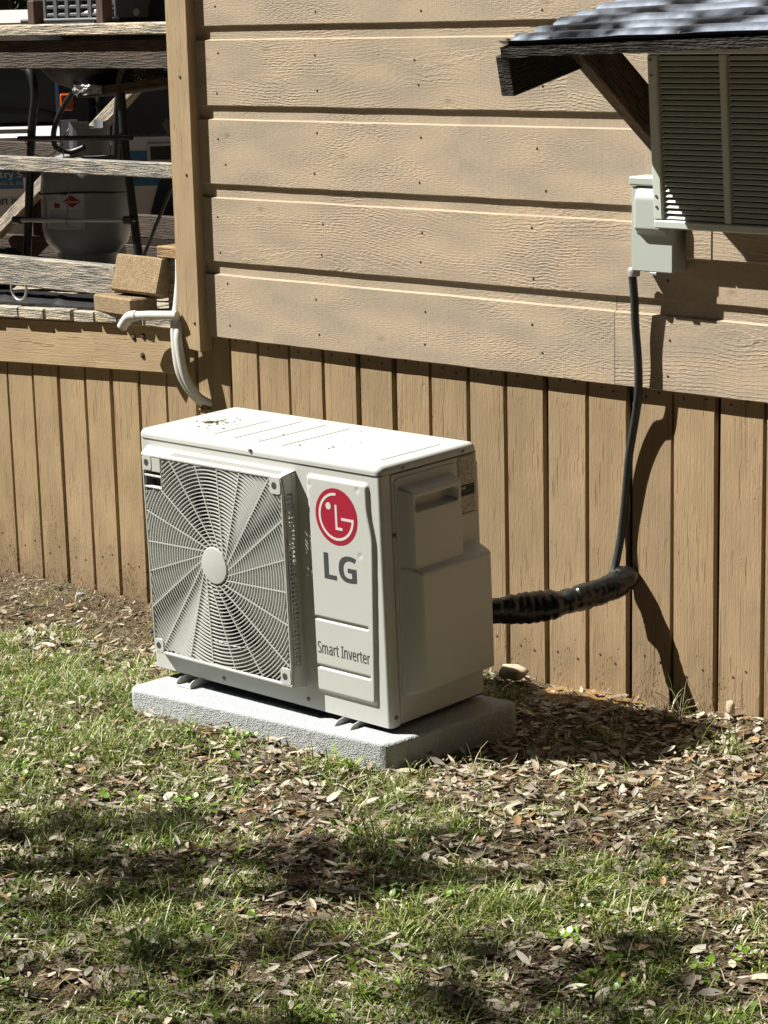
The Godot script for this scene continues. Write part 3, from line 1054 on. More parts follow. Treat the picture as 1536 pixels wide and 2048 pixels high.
		part(g, "foot", WP, u)
	# fan grille
	var gr := Node3D.new()
	gr.name = "fan_grille"
	u.add_child(gr)
	var fx0 := 0.055
	var fx1 := 0.578
	var fy0 := 0.060
	var fy1 := 0.599
	var zf := D + 0.045
	g = Geo.new()
	g.box(Vector3((fx0 + fx1) * 0.5, fy1 - 0.004, zf - 0.005), Vector3(fx1 - fx0, 0.008, 0.010), 0.002)
	g.box(Vector3((fx0 + fx1) * 0.5, fy0 + 0.004, zf - 0.005), Vector3(fx1 - fx0, 0.008, 0.010), 0.002)
	g.box(Vector3(fx0 + 0.0035, (fy0 + fy1) * 0.5, zf - 0.0055), Vector3(0.007, fy1 - fy0 - 0.016, 0.009), 0.002)
	g.box(Vector3(fx1 - 0.0035, (fy0 + fy1) * 0.5, zf - 0.0055), Vector3(0.007, fy1 - fy0 - 0.016, 0.009), 0.002)
	part(g, "frame", WP, gr)
	g = Geo.new()
	var a0 := Vector3(0.030, 0.052, D)
	var a1 := Vector3(0.030, 0.607, D)
	# solid left flank and the flange round the foot of the grille
	g.face([a0, Vector3(fx0, fy0, zf - 0.002), Vector3(fx0, fy1, zf - 0.002), a1], Vector3(-1, 0, 0.3))
	part(g, "left_flank", WP, gr)
	g = Geo.new()
	# right flank: rails and many small bars
	g.box(Vector3(fx1 + 0.0005, (fy0 + fy1) * 0.5, zf - 0.0125), Vector3(0.003, fy1 - fy0, 0.005))
	g.box(Vector3(fx1 + 0.004, (fy0 + fy1) * 0.5, D + 0.007), Vector3(0.003, fy1 - fy0 + 0.006, 0.014))
	g.face([Vector3(fx1 + 0.002, fy1 - 0.045, zf - 0.01), Vector3(fx1 + 0.0055, fy1 - 0.045, D), Vector3(fx1 + 0.0055, fy1 + 0.005, D), Vector3(fx1 + 0.002, fy1, zf - 0.002)], Vector3(1, 0, 0))
	g.face([Vector3(fx1 + 0.002, fy0, zf - 0.002), Vector3(fx1 + 0.0055, fy0 - 0.006, D), Vector3(fx1 + 0.0055, fy0 + 0.055, D), Vector3(fx1 + 0.002, fy0 + 0.055, zf - 0.01)], Vector3(1, 0, 0))
	part(g, "right_flank", WP, gr)
	g = Geo.new()
	var y := fy0 + 0.06
	while y < fy1 - 0.045:
		g.box(Vector3(fx1 + 0.0022, y, D + 0.024), Vector3(0.0022, 0.0045, 0.0235))
		y += 0.0112
	g.box(Vector3(fx1 + 0.0022, (fy0 + fy1) * 0.5, D + 0.024), Vector3(0.0026, fy1 - fy0 - 0.1, 0.003))
	stuff(part(g, "right_flank_bars", WP, gr))
	g = Geo.new()
	# top flank: sloping sheet with a row of slots
	var tz0 := zf - 0.002
	var ya := fy1
	var yb := fy1 + 0.009
	var ty := func(z: float) -> float: return lerpf(ya, yb, (tz0 - z) / (tz0 - D))
	for q in [[fx0, fx0 + 0.1, tz0, D], [fx0 + 0.1, fx1 - 0.02, tz0, D + 0.034], [fx0 + 0.1, fx1 - 0.02, D + 0.016, D], [fx1 - 0.02, fx1, tz0, D]]:
		var e0 := 0.0
		g.face([Vector3(q[0], ty.call(q[2]), q[2]), Vector3(q[1], ty.call(q[2]), q[2]), Vector3(q[1] + (0.0055 if q[1] == fx1 and q[3] == D else e0), ty.call(q[3]), q[3]), Vector3(q[0] - (0.025 if q[0] == fx0 else e0), ty.call(q[3]), q[3])], Vector3(0, 1, 0.2))
	part(g, "top_flank", WP, gr)
	g = Geo.new()
	var sx := fx0 + 0.1
	while sx < fx1 - 0.02:
		g.bar(Vector3(sx + 0.002, ty.call(D + 0.035) - 0.0045, D + 0.035), Vector3(sx + 0.002, ty.call(D + 0.015) - 0.0045, D + 0.015), 0.009, 0.0040)
		sx += 0.0085
	stuff(part(g, "top_flank_bars", WP, gr))
	g = Geo.new()
	for q in [[fx0 - 0.01, fx0 + 0.11, tz0, D], [fx0 + 0.11, fx0 + 0.33, tz0, D + 0.034], [fx0 + 0.11, fx0 + 0.33, D + 0.012, D], [fx0 + 0.33, fx1, tz0, D]]:
		var f := func(z: float) -> float: return lerpf(fy0, fy0 - 0.007, (tz0 - z) / (tz0 - D))
		g.face([Vector3(q[0], f.call(q[2]), q[2]), Vector3(q[1], f.call(q[2]), q[2]), Vector3(q[1], f.call(q[3]), q[3]), Vector3(q[0], f.call(q[3]), q[3])], Vector3(0, -1, 0.1))
	part(g, "bottom_flank", WP, gr)
	g = Geo.new()
	sx = fx0 + 0.112
	while sx < fx0 + 0.33:
		g.box(Vector3(sx, fy0 - 0.003, D + 0.023), Vector3(0.005, 0.0015, 0.022))
		sx += 0.0105
	stuff(part(g, "bottom_flank_bars", WP, gr))
	# rings
	var inside := func(p: Vector2) -> bool:
		if p.x < fx0 + 0.006 or p.x > fx1 - 0.006 or p.y < fy0 + 0.007 or p.y > fy1 - 0.007: return false
		if p.x < 0.128 and p.y > 0.508: return false
		return true
	var r := 0.0555
	while r < 0.385:
		g = Geo.new()
		var start := 0
		var n := int(clampf(r * 700.0, 60, 200))
		# begin each ring at a cut, so that every arc is a piece of its own
		for i in n:
			var c0 := Vector2(cx + r * cos(TAU * i / n), cy + r * sin(TAU * i / n))
			if not inside.call(c0): start = i
		for ii in n:
			var i := ii + start
			var t0 := TAU * i / n
			var t1 := TAU * (i + 1) / n
			var p0 := Vector2(cx + r * cos(t0), cy + r * sin(t0))
			var p1 := Vector2(cx + r * cos(t1), cy + r * sin(t1))
			if not (inside.call(p0) and inside.call(p1)):
				if g.v.size() > 0:
					part(g, "ring", WP, gr)
					g = Geo.new()
				continue
			var za := zf - 0.0115
			var zb := zf - 0.0015
			var d0 := Vector2(cos(t0), sin(t0)) * 0.00115
			var d1 := Vector2(cos(t1), sin(t1)) * 0.00115
			var o0 := p0 + d0
			var o1 := p1 + d1
			var i0 := p0 - d0
			var i1 := p1 - d1
			var m0 := Vector3(d0.x, d0.y, 0).normalized()
			var m1 := Vector3(d1.x, d1.y, 0).normalized()
			var zz := Vector2.ZERO
			g.sq(Vector3(o0.x, o0.y, zb), Vector3(o0.x, o0.y, za), Vector3(o1.x, o1.y, za), Vector3(o1.x, o1.y, zb), m0, m0, m1, m1, zz, zz, zz, zz)
			g.sq(Vector3(i1.x, i1.y, zb), Vector3(i1.x, i1.y, za), Vector3(i0.x, i0.y, za), Vector3(i0.x, i0.y, zb), -m1, -m1, -m0, -m0, zz, zz, zz, zz)
			g.face([Vector3(i0.x, i0.y, zb), Vector3(o0.x, o0.y, zb), Vector3(o1.x, o1.y, zb), Vector3(i1.x, i1.y, zb)], Vector3(0, 0, 1))
		if g.v.size() > 0: part(g, "ring", WP, gr)
		r += 0.0096
	for i in 20:
		var a := TAU * i / 20 + 0.02
		var dir := Vector2(cos(a), sin(a))
		var per := Vector2(sin(a), -cos(a)) * 0.034
		var s0 := 0.034
		var s1 := s0
		while s1 < 0.5 and inside.call(Vector2(cx, cy) + per + dir * (s1 + 0.003)): s1 += 0.003
		s1 += 0.002
		var pa := Vector2(cx, cy) + per + dir * s0
		var pb := Vector2(cx, cy) + per + dir * s1
		g = Geo.new()
		g.bar(Vector3(pa.x, pa.y, zf - 0.0062), Vector3(pb.x, pb.y, zf - 0.0062), 0.0030, 0.0095, Vector3(-dir.y, dir.x, 0))
		part(g, "spoke", WP, gr)
	g = Geo.new()
	g.xf = Transform3D(Basis(Vector3.RIGHT, PI / 2), Vector3(cx, cy, zf - 0.012))
	g.lathe([Vector2(0.0485, 0.0), Vector2(0.0485, 0.010), Vector2(0.0465, 0.0132), Vector2(0.03, 0.0148), Vector2(0.0001, 0.0152)], 40)
	part(g, "hub_disc", WP, gr)
	# corner pads and hand hold
	for q in [[0.060, 0.556, 0.094, 0.596], [0.535, 0.553, 0.574, 0.596], [0.060, 0.064, 0.094, 0.100], [0.538, 0.064, 0.574, 0.108]]:
		g = Geo.new()
		g.extr(Geo.round_rect(q[0], q[1], q[2], q[3], 0.008, 3), zf - 0.009, zf + 0.0006, 0.001, 1)
		var pd := part(g, "corner_pad", WP, gr)
		pd.position.z = 0.0
		g = Geo.new()
		g.xf = Transform3D(Basis(Vector3.RIGHT, PI / 2), Vector3((q[0] + q[2]) * 0.5 - 0.002, (q[1] + q[3]) * 0.5, zf - 0.006))
		g.lathe([Vector2(0.0092, 0.0), Vector2(0.0092, 0.0068), Vector2(0.0001, 0.0070)], 16)
		part(g, "screw_hole", M.print_gray, gr)
	g = Geo.new()
	g.box(Vector3(0.093, 0.5735, zf - 0.0066), Vector3(0.070, 0.040, 0.0115), 0.0015)
	g.box(Vector3(0.093, 0.5415, zf - 0.008), Vector3(0.070, 0.0052, 0.012), 0.001)
	g.box(Vector3(0.093, 0.511, zf - 0.008), Vector3(0.070, 0.005, 0.013), 0.001)
	g.box(Vector3(0.1265, 0.552, zf - 0.0075), Vector3(0.0035, 0.084, 0.011), 0.001)
	part(g, "hand_hold", WP, gr)
	g = Geo.new()
	g.box(Vector3(0.092, 0.53, zf - 0.034), Vector3(0.066, 0.05, 0.003))
	part(g, "hand_hold_back", M.fan_gray, gr)
	# lettering
	var zp := D + 0.0075
	var lg := Node3D.new()
	lg.name = "logo"
	u.add_child(lg)
	lg.position = Vector3(0.7255, 0.512, zp)
	g = Geo.new()
	var circ: Array = []
	for i in 56: circ.append(Vector2(cos(TAU * i / 56), sin(TAU * i / 56)) * 0.0705)
	g.extr(circ, -0.001, 0.0006)
	part(g, "red_disc", M.logo_red, lg)
	g = Geo.new()
	var rad := 0.0705
	var outl: Array = []
	var inn: Array = []
	for i in 49:
		var a := deg_to_rad(lerpf(88.0, 356.0, i / 48.0))
		outl.append(Vector2(cos(a), sin(a)) * rad * 0.84)
		inn.append(Vector2(cos(a), sin(a)) * rad * 0.745)
	for i in 48:
		g.face([Vector3(outl[i].x, outl[i].y, 0.0011), Vector3(outl[i + 1].x, outl[i + 1].y, 0.0011), Vector3(inn[i + 1].x, inn[i + 1].y, 0.0011), Vector3(inn[i].x, inn[i].y, 0.0011)], Vector3(0, 0, 1))
	g.extr([Vector2(0.24, -0.10) * rad, Vector2(0.835, -0.10) * rad, Vector2(0.835, -0.005) * rad, Vector2(0.24, -0.005) * rad], 0.0, 0.0010)
	g.extr([Vector2(-0.05, -0.46) * rad, Vector2(0.28, -0.46) * rad, Vector2(0.28, -0.365) * rad, Vector2(0.045, -0.365) * rad, Vector2(0.045, 0.42) * rad, Vector2(-0.05, 0.42) * rad], 0.0, 0.0010)
	var eye: Array = []
	for i in 20: eye.append((Vector2(-0.36, 0.34) + Vector2(cos(TAU * i / 20), sin(TAU * i / 20)) * 0.125) * rad)
	g.extr(eye, 0.0, 0.0010)
	part(g, "logo_lines", M.logo_white, lg)
	var tx := mpart(text("LG", 0.110, 0.066, 0.0012, true), "brand_letters", M.print_gray, u)
	tx.position = Vector3(0.730, 0.385, zp)
	tx = mpart(text("Smart Inverter", 0.178, 0.030, 0.0012, false), "model_lettering", M.print_gray, u)
	tx.position = Vector3(0.7275, 0.1705, zp)
	# rating label
	var im := Image.create(96, 224, false, Image.FORMAT_RGB8)
	im.fill(Color(0.80, 0.78, 0.72))
	var rn := RandomNumberGenerator.new()
	rn.seed = 8
	for row in 34:
		var yy := 16 + row * 6
		if row > 15 and row < 23: continue
		var x := 6
		while x < 84:
			var ww := rn.randi_range(4, 22)
			if rn.randf() < 0.72: im.fill_rect(Rect2i(x, yy, mini(ww, 88 - x), 2), Color(0.38, 0.36, 0.33))
			x += ww + rn.randi_range(2, 9)
	im.fill_rect(Rect2i(4, 108, 86, 42), Color(0.08, 0.07, 0.07))
	im.fill_rect(Rect2i(8, 114, 32, 11), Color(0.66, 0.64, 0.6))
	im.fill_rect(Rect2i(46, 114, 36, 2), Color(0.5, 0.48, 0.45))
	im.fill_rect(Rect2i(12, 132, 60, 2), Color(0.4, 0.38, 0.36))
	im.fill_rect(Rect2i(6, 5, 8, 8), Color(0.1, 0.1, 0.1))
	im.fill_rect(Rect2i(6, 214, 80, 4), Color(0.3, 0.28, 0.26))
	var lm := mat("rating_print", Color(1, 1, 1), 0.6)
	lm.albedo_texture = ImageTexture.create_from_image(im)
	g = Geo.new()
	var zn := Vector3(1, 0, 0)
	g.sq(Vector3(W + 0.0012, 0.474, 0.071), Vector3(W + 0.0012, 0.474, 0.011), Vector3(W + 0.0012, 0.6205, 0.011), Vector3(W + 0.0012, 0.6205, 0.071), zn, zn, zn, zn, Vector2(0, 1), Vector2(1, 1), Vector2(1, 0), Vector2(0, 0))
	part(g, "rating_label", lm, u)
	# crumbs of leaf on the lid
	g = Geo.new()
	rn.seed = 31
	for i in 70:
		var c := Vector2(0.13, 0.19) + Vector2(rn.randfn(0, 0.03), rn.randfn(0, 0.022))
		if i < 14: c = Vector2(0.115, 0.205) + Vector2(rn.randfn(0, 0.009), rn.randfn(0, 0.006))
		if i > 55: c = Vector2(rn.randf_range(0.05, 0.8), rn.randf_range(0.05, 0.3))
		var s := rn.randf_range(0.001, 0.004) * (1.8 if i < 14 else 1.0)
		g.xf = Transform3D(Basis(Vector3.UP, rn.randf() * TAU), Vector3(c.x, 0.6520, c.y))
		g.box(Vector3.ZERO, Vector3(s * 2.0, s * 0.8, s), s * 0.2)
	var cr := part(g, "leaf_crumbs", M.crumb, self, "dark leaf crumbs scattered on the white lid of the outdoor unit")
	cr.transform = u.transform
	stuff(cr, "", "debris")

# ------------------------------------------------------------------ window cooler under its little roof
func window_cooler() -> void:
	var tilt := Basis(Vector3.RIGHT, 0.075)
	var u := thing("window_air_conditioner", "beige louvered air conditioner sticking out through the wall under the metal awning", "air conditioner", Transform3D(tilt, Vector3(-3.232, 1.327, 0.26)))
	var g := Geo.new()
	g.box(Vector3(0.36, 0.205, -0.24), Vector3(0.70, 0.40, 0.46), 0.004)
	part(g, "casing", M.cooler_dark, u)
	g = Geo.new()
	var w := 0.72
	g.box(Vector3(w * 0.5, 0.0095, 0.0), Vector3(w, 0.019, 0.022), 0.003)
	g.box(Vector3(w * 0.5, 0.409, 0.0), Vector3(w, 0.024, 0.022), 0.003)
	g.box(Vector3(0.013, 0.208, 0.0), Vector3(0.026, 0.376, 0.021), 0.003)
	for x in [0.208, 0.396, 0.584]: g.box(Vector3(x, 0.208, 0.0), Vector3(0.018, 0.377, 0.020), 0.002)
	g.box(Vector3(w - 0.013, 0.208, 0.0), Vector3(0.026, 0.376, 0.021), 0.003)
	part(g, "front_frame", M.louver, u)
	for col in 4:
		var x0: float = [0.026, 0.217, 0.405, 0.593][col]
		var x1: float = [0.199, 0.387, 0.575, 0.694][col]
		for i in 30:
			var y := 0.027 + i * 0.01245
			g = Geo.new()
			g.xf = Transform3D(Basis(Vector3.RIGHT, -0.62), Vector3((x0 + x1) * 0.5, y, 0.0005))
			g.box(Vector3(0, -0.001, 0.0), Vector3(x1 - x0 - 0.004, 0.0098, 0.0022), 0.0008)
			part(g, "louver_slat", M.louver, u)
	# sheet-metal screws on the left flange
	for y in [0.05, 0.075, 0.35, 0.385]:
		g = Geo.new()
		g.xf = Transform3D(Basis(Vector3.RIGHT, PI / 2), Vector3(0.011, y, 0.0105))
		g.lathe([Vector2(0.0034, 0.0), Vector2(0.003, 0.002), Vector2(0.0001, 0.0022)], 10)
		part(g, "screw", M.screw, u)
	# sill blocks that carry it
	var t := thing("cooler_sill", "short tan timber blocks fixed to the siding below the louvered cooler", "trim board")
	for q in [[-3.317, -3.2385, 1.228, 1.37], [-3.2365, -2.75, 1.2285, 1.32]]:
		g = Geo.new()
		g.off = Vector2(5.0, 0.12 + q[0])
		g.box(Vector3((q[0] + q[1]) * 0.5, (q[2] + q[3]) * 0.5, 0.017), Vector3(q[1] - q[0], q[3] - q[2], 0.034), 0.0025)
		part(g, "block", M.siding2, t)
	# awning
	var aw := thing("metal_awning", "small corrugated metal awning on dark timber brackets above the louvered cooler", "awning")
	var slope := 0.215
	var zf := 0.645
	var x_left := -3.385
	var lift := 0.026
	var roof_y := func(x: float, z: float) -> float: return 1.752 + (zf - z) * slope + (x - x_left) * lift
	g = Geo.new()
	var P: Array = []
	var nzs := 150
	var nxs := 24
	var edge := nz(77, 8.0, 2)
	for j in nzs + 1:
		var z := lerpf(zf, -0.002, float(j) / nzs)
		for i in nxs + 1:
			var x := lerpf(x_left, -2.2, float(i) / nxs)
			if i == 0: x += 0.006 * edge.get_noise_2d(z * 10.0, 0.0)
			P.append(Vector3(x, roof_y.call(x, z) + 0.0085 * cos(TAU * (zf - z) / 0.074) + 0.003 * edge.get_noise_2d(x * 0.6, z), z))
	g.grid(P, nxs, nzs)
	part(g, "corrugated_sheet", M.roof_metal, aw)
	# tarred board under the sheet, its front edge ragged
	g = Geo.new()
	var ns := 40
	for i in ns:
		var xa := lerpf(x_left + 0.014, -2.2, float(i) / ns)
		var xb := lerpf(x_left + 0.014, -2.2, float(i + 1) / ns)
		var ja := 0.004 * edge.get_noise_2d(xa * 4.0, 9.0)
		var jb := 0.004 * edge.get_noise_2d(xb * 4.0, 9.0)
		var ta: float = roof_y.call(xa, zf) - 0.004
		var tb: float = roof_y.call(xb, zf) - 0.004
		var ra: float = roof_y.call(xa, 0.0) - 0.012
		var rb: float = roof_y.call(xb, 0.0) - 0.012
		g.face([Vector3(xa, ta - 0.023 + ja, zf - 0.003), Vector3(xb, tb - 0.023 + jb, zf - 0.003), Vector3(xb, tb, zf + 0.001), Vector3(xa, ta, zf + 0.001)], Vector3(0, 0, 1))
		g.face([Vector3(xa, ta - 0.023 + ja, zf - 0.003), Vector3(xb, tb - 0.023 + jb, zf - 0.003), Vector3(xb, rb - 0.014, 0), Vector3(xa, ra - 0.014, 0)], Vector3(0, -1, 0))
		g.face([Vector3(xa, ta - 0.004, zf), Vector3(xb, tb - 0.004, zf), Vector3(xb, rb, 0), Vector3(xa, ra, 0)], Vector3(0, 1, 0))
	g.face([Vector3(x_left + 0.014, 1.725, zf - 0.003), Vector3(x_left + 0.014, 1.748, zf), Vector3(x_left + 0.014, 1.752 + zf * slope - 0.012, 0), Vector3(x_left + 0.014, 1.752 + zf * slope - 0.026, 0)], Vector3(-1, 0, 0))
	part(g, "roof_board", M.black_wood, aw)
	for x in [-3.370, -2.4]:
		g = Geo.new()
		g.grain = 2
		var ya: float = roof_y.call(x, 0.63) - 0.071
		var yb: float = roof_y.call(x, 0.0) - 0.066
		g.bar(Vector3(x, ya, 0.632), Vector3(x, yb, 0.0), 0.090, 0.041, Vector3.UP, 0.003)
		part(g, "rafter", M.black_wood, aw)
	g = Geo.new()
	g.grain = 0
	g.bar(Vector3(-3.342, 1.768, 0.405), Vector3(-3.342, 1.462, 0.0), 0.096, 0.038, Vector3(0, 1, -1), 0.003)
	part(g, "brace", M.brace_wood, aw)
	g = Geo.new()
	for q in [[-3.37, 0.62], [-3.25, 0.62], [-2.9, 0.62]]:
		g.xf = Transform3D(Basis(), Vector3(q[0], roof_y.call(q[0], q[1]) + 0.004, q[1]))
		g.lathe([Vector2(0.006, 0.0), Vector2(0.005, 0.004), Vector2(0.0001, 0.005)], 8)
	stuff(part(g, "roofing_nails", M.screw, aw))

# ------------------------------------------------------------------ electrics and pipes on the wall
func services() -> void:
	var b := thing("disconnect_box", "pale green-grey electrical disconnect box on the siding beside the louvered cooler", "electrical box")
	var g := Geo.new()
	g.box(Vector3(-3.397, 1.298, 0.027), Vector3(0.120, 0.205, 0.054), 0.003)
	part(g, "body", M.box_green, b)
	g = Geo.new()
	g.box(Vector3(-3.397, 1.2965, 0.0585), Vector3(0.126, 0.206, 0.006), 0.0025)
	part(g, "lid", M.box_green, b)
	g = Geo.new()
	var bulge := func(x: float, y: float) -> float:
		var d := minf(minf(x + 3.446, -3.349 - x), 0.0)
		d = minf(x + 3.447, -3.347 - x)
		var e := 1.397 - y
		var f := y - 1.282
		var h := 0.020 * ss(0.0, 0.013, d) * ss(0.0, 0.012, e) * ss(0.0, 0.02, f)
		h *= 0.55 + 0.45 * ss(0.0, 0.028, e)
		return 0.0613 + h
	g.field(-3.448, -3.346, 34, 1.281, 1.398, 40, bulge)
	part(g, "raised_pull_cover", M.box_green, b)
	g = Geo.new()
	g.box(Vector3(-3.397, 1.4135, 0.033), Vector3(0.136, 0.022, 0.069), 0.004)
	part(g, "rain_hood", M.box_green, b)
	g = Geo.new()
	g.box(Vector3(-3.393, 1.190, 0.052), Vector3(0.020, 0.007, 0.018), 0.001)
	part(g, "hasp", M.bare_metal, b)
	g = Geo.new()
	g.xf = Transform3D(Basis(), Vector3(-3.466, 1.178, 0.043))
	g.lathe([Vector2(0.0001, 0.0), Vector2(0.015, 0.0), Vector2(0.016, 0.008), Vector2(0.016, 0.016), Vector2(0.013, 0.021), Vector2(0.0001, 0.022)], 14)
	part(g, "conduit_connector", M.bare_metal, b)
	# flexible conduit
	var path := smooth_path([Vector3(-3.474, 1.191, 0.040), Vector3(-3.472, 1.117, 0.033), Vector3(-3.472, 1.052, 0.029), Vector3(-3.466, 0.966, 0.026), Vector3(-3.469, 0.883, 0.020), Vector3(-3.483, 0.842, 0.008), Vector3(-3.502, 0.774, 0.000), Vector3(-3.518, 0.706, -0.004), Vector3(-3.530, 0.621, -0.008), Vector3(-3.540, 0.551, -0.010), Vector3(-3.547, 0.492, -0.007), Vector3(-3.552, 0.423, 0.008), Vector3(-3.550, 0.385, 0.030), Vector3(-3.562, 0.366, 0.050)], 420)
	var rads: Array = []
	for i in path.size(): rads.append(0.0104 + 0.0009 * cos(TAU * i / 3.0))
	g = Geo.new()
	g.tube(path, rads, 14)
	single(g, "flexible_conduit", M.conduit, "dark grey ribbed flexible conduit hanging from the disconnect box to the black wrapped pipe", "conduit")
	# wrapped line set
	path = smooth_path([Vector3(-3.534, 0.395, -0.012), Vector3(-3.521, 0.392, 0.012), Vector3(-3.524, 0.380, 0.050), Vector3(-3.554, 0.363, 0.110), Vector3(-3.604, 0.349, 0.210), Vector3(-3.676, 0.348, 0.340), Vector3(-3.723, 0.347, 0.400)], 110)
	rads = []
	var wn := nz(63, 1.0, 2)
	for i in path.size(): rads.append(lerpf(0.030, 0.033, ss(0.0, 48.0, i)) + 0.005 * exp(-pow((i - 62.0) / 16.0, 2.0)) + 0.004 * wn.get_noise_2d(i * 0.18, 0.0) - 0.008 * (1.0 - ss(0.0, 3.0, i)) )
	g = Geo.new()
	# taped bundle: flattened, with overlapping wraps and pinched creases
	var wp := nz(64, 1.0, 3)
	var PW: Array = []
	var ns := 40
	for i in path.size():
		var dir: Vector3 = (path[mini(i + 1, path.size() - 1)] - path[maxi(i - 1, 0)]).normalized()
		var fa := Vector3.UP.cross(dir).normalized()
		var fb := dir.cross(fa)
		for j in ns + 1:
			var a := TAU * (j % ns) / ns
			var lap := fposmod(i * 0.115 + float(j % ns) / ns * 0.9, 1.0)
			var rr: float = rads[i] * (1.0 + 0.10 * cos(2.0 * a + 0.12 * i)) + 0.0016 * lap
			rr -= 0.0042 * maxf(0.0, 0.35 - absf(wp.get_noise_3d(cos(a) * 1.6, sin(a) * 1.6, i * 0.11 + a * 0.35)) * 2.2)
			if i == 0 or i == path.size() - 1: rr *= 0.4
			PW.append(path[i] + (fa * cos(a) + fb * sin(a)) * rr)
	g.grid(PW, ns, path.size() - 1)
	single(g, "wrapped_pipe", M.tape, "pipe bundle wrapped in shiny black tape between the outdoor unit and the skirting", "pipe")
	# white hoses at the house corner
	path = smooth_path([Vector3(-5.224, 1.115, -0.004), Vector3(-5.224, 1.05, 0.0), Vector3(-5.224, 0.98, 0.012), Vector3(-5.216, 0.91, 0.034), Vector3(-5.198, 0.80, 0.042), Vector3(-5.183, 0.745, 0.030), Vector3(-5.165, 0.70, 0.006), Vector3(-5.155, 0.675, -0.03)], 50)
	g = Geo.new()
	g.tube(path, 0.0145, 14)
	var h := thing("white_hose", "pair of white hoses bending from the porch corner into the skirting", "hose")
	part(g, "hose", M.pvc, h)
	path = smooth_path([Vector3(-5.205, 0.925, 0.020), Vector3(-5.194, 0.885, 0.042), Vector3(-5.176, 0.80, 0.046), Vector3(-5.162, 0.745, 0.034), Vector3(-5.145, 0.70, 0.008), Vector3(-5.135, 0.68, -0.03)], 40)
	g = Geo.new()
	g.tube(path, 0.013, 12)
	part(g, "hose", M.pvc, h)
	g = Geo.new()
	g.tube([Vector3(-5.19, 0.952, 0.045), Vector3(-5.30, 0.946, 0.06), Vector3(-5.366, 0.940, 0.069)], 0.0135, 14)
	var pv := thing("drain_pipe", "white plastic drain pipe with a bent elbow poking out beside the house corner", "pipe")
	part(g, "straight_pipe", M.pvc, pv)
	g = Geo.new()
	g.tube(smooth_path([Vector3(-5.352, 0.941, 0.067), Vector3(-5.376, 0.938, 0.070), Vector3(-5.395, 0.927, 0.072), Vector3(-5.416, 0.902, 0.075)], 12), 0.0165, 16)
	part(g, "elbow", M.pvc, pv)
	# yellowish foam plug where the hose enters
	g = Geo.new()
	g.xf = Transform3D(Basis(), Vector3(-5.150, 0.662, -0.018))
	g.lathe([Vector2(0.0001, -0.014), Vector2(0.016, -0.01), Vector2(0.022, 0.0), Vector2(0.014, 0.01), Vector2(0.0001, 0.014)], 9)
	single(g, "foam_plug", M.new_wood, "blob of yellowish sealing foam where the white hose enters the skirting", "foam")

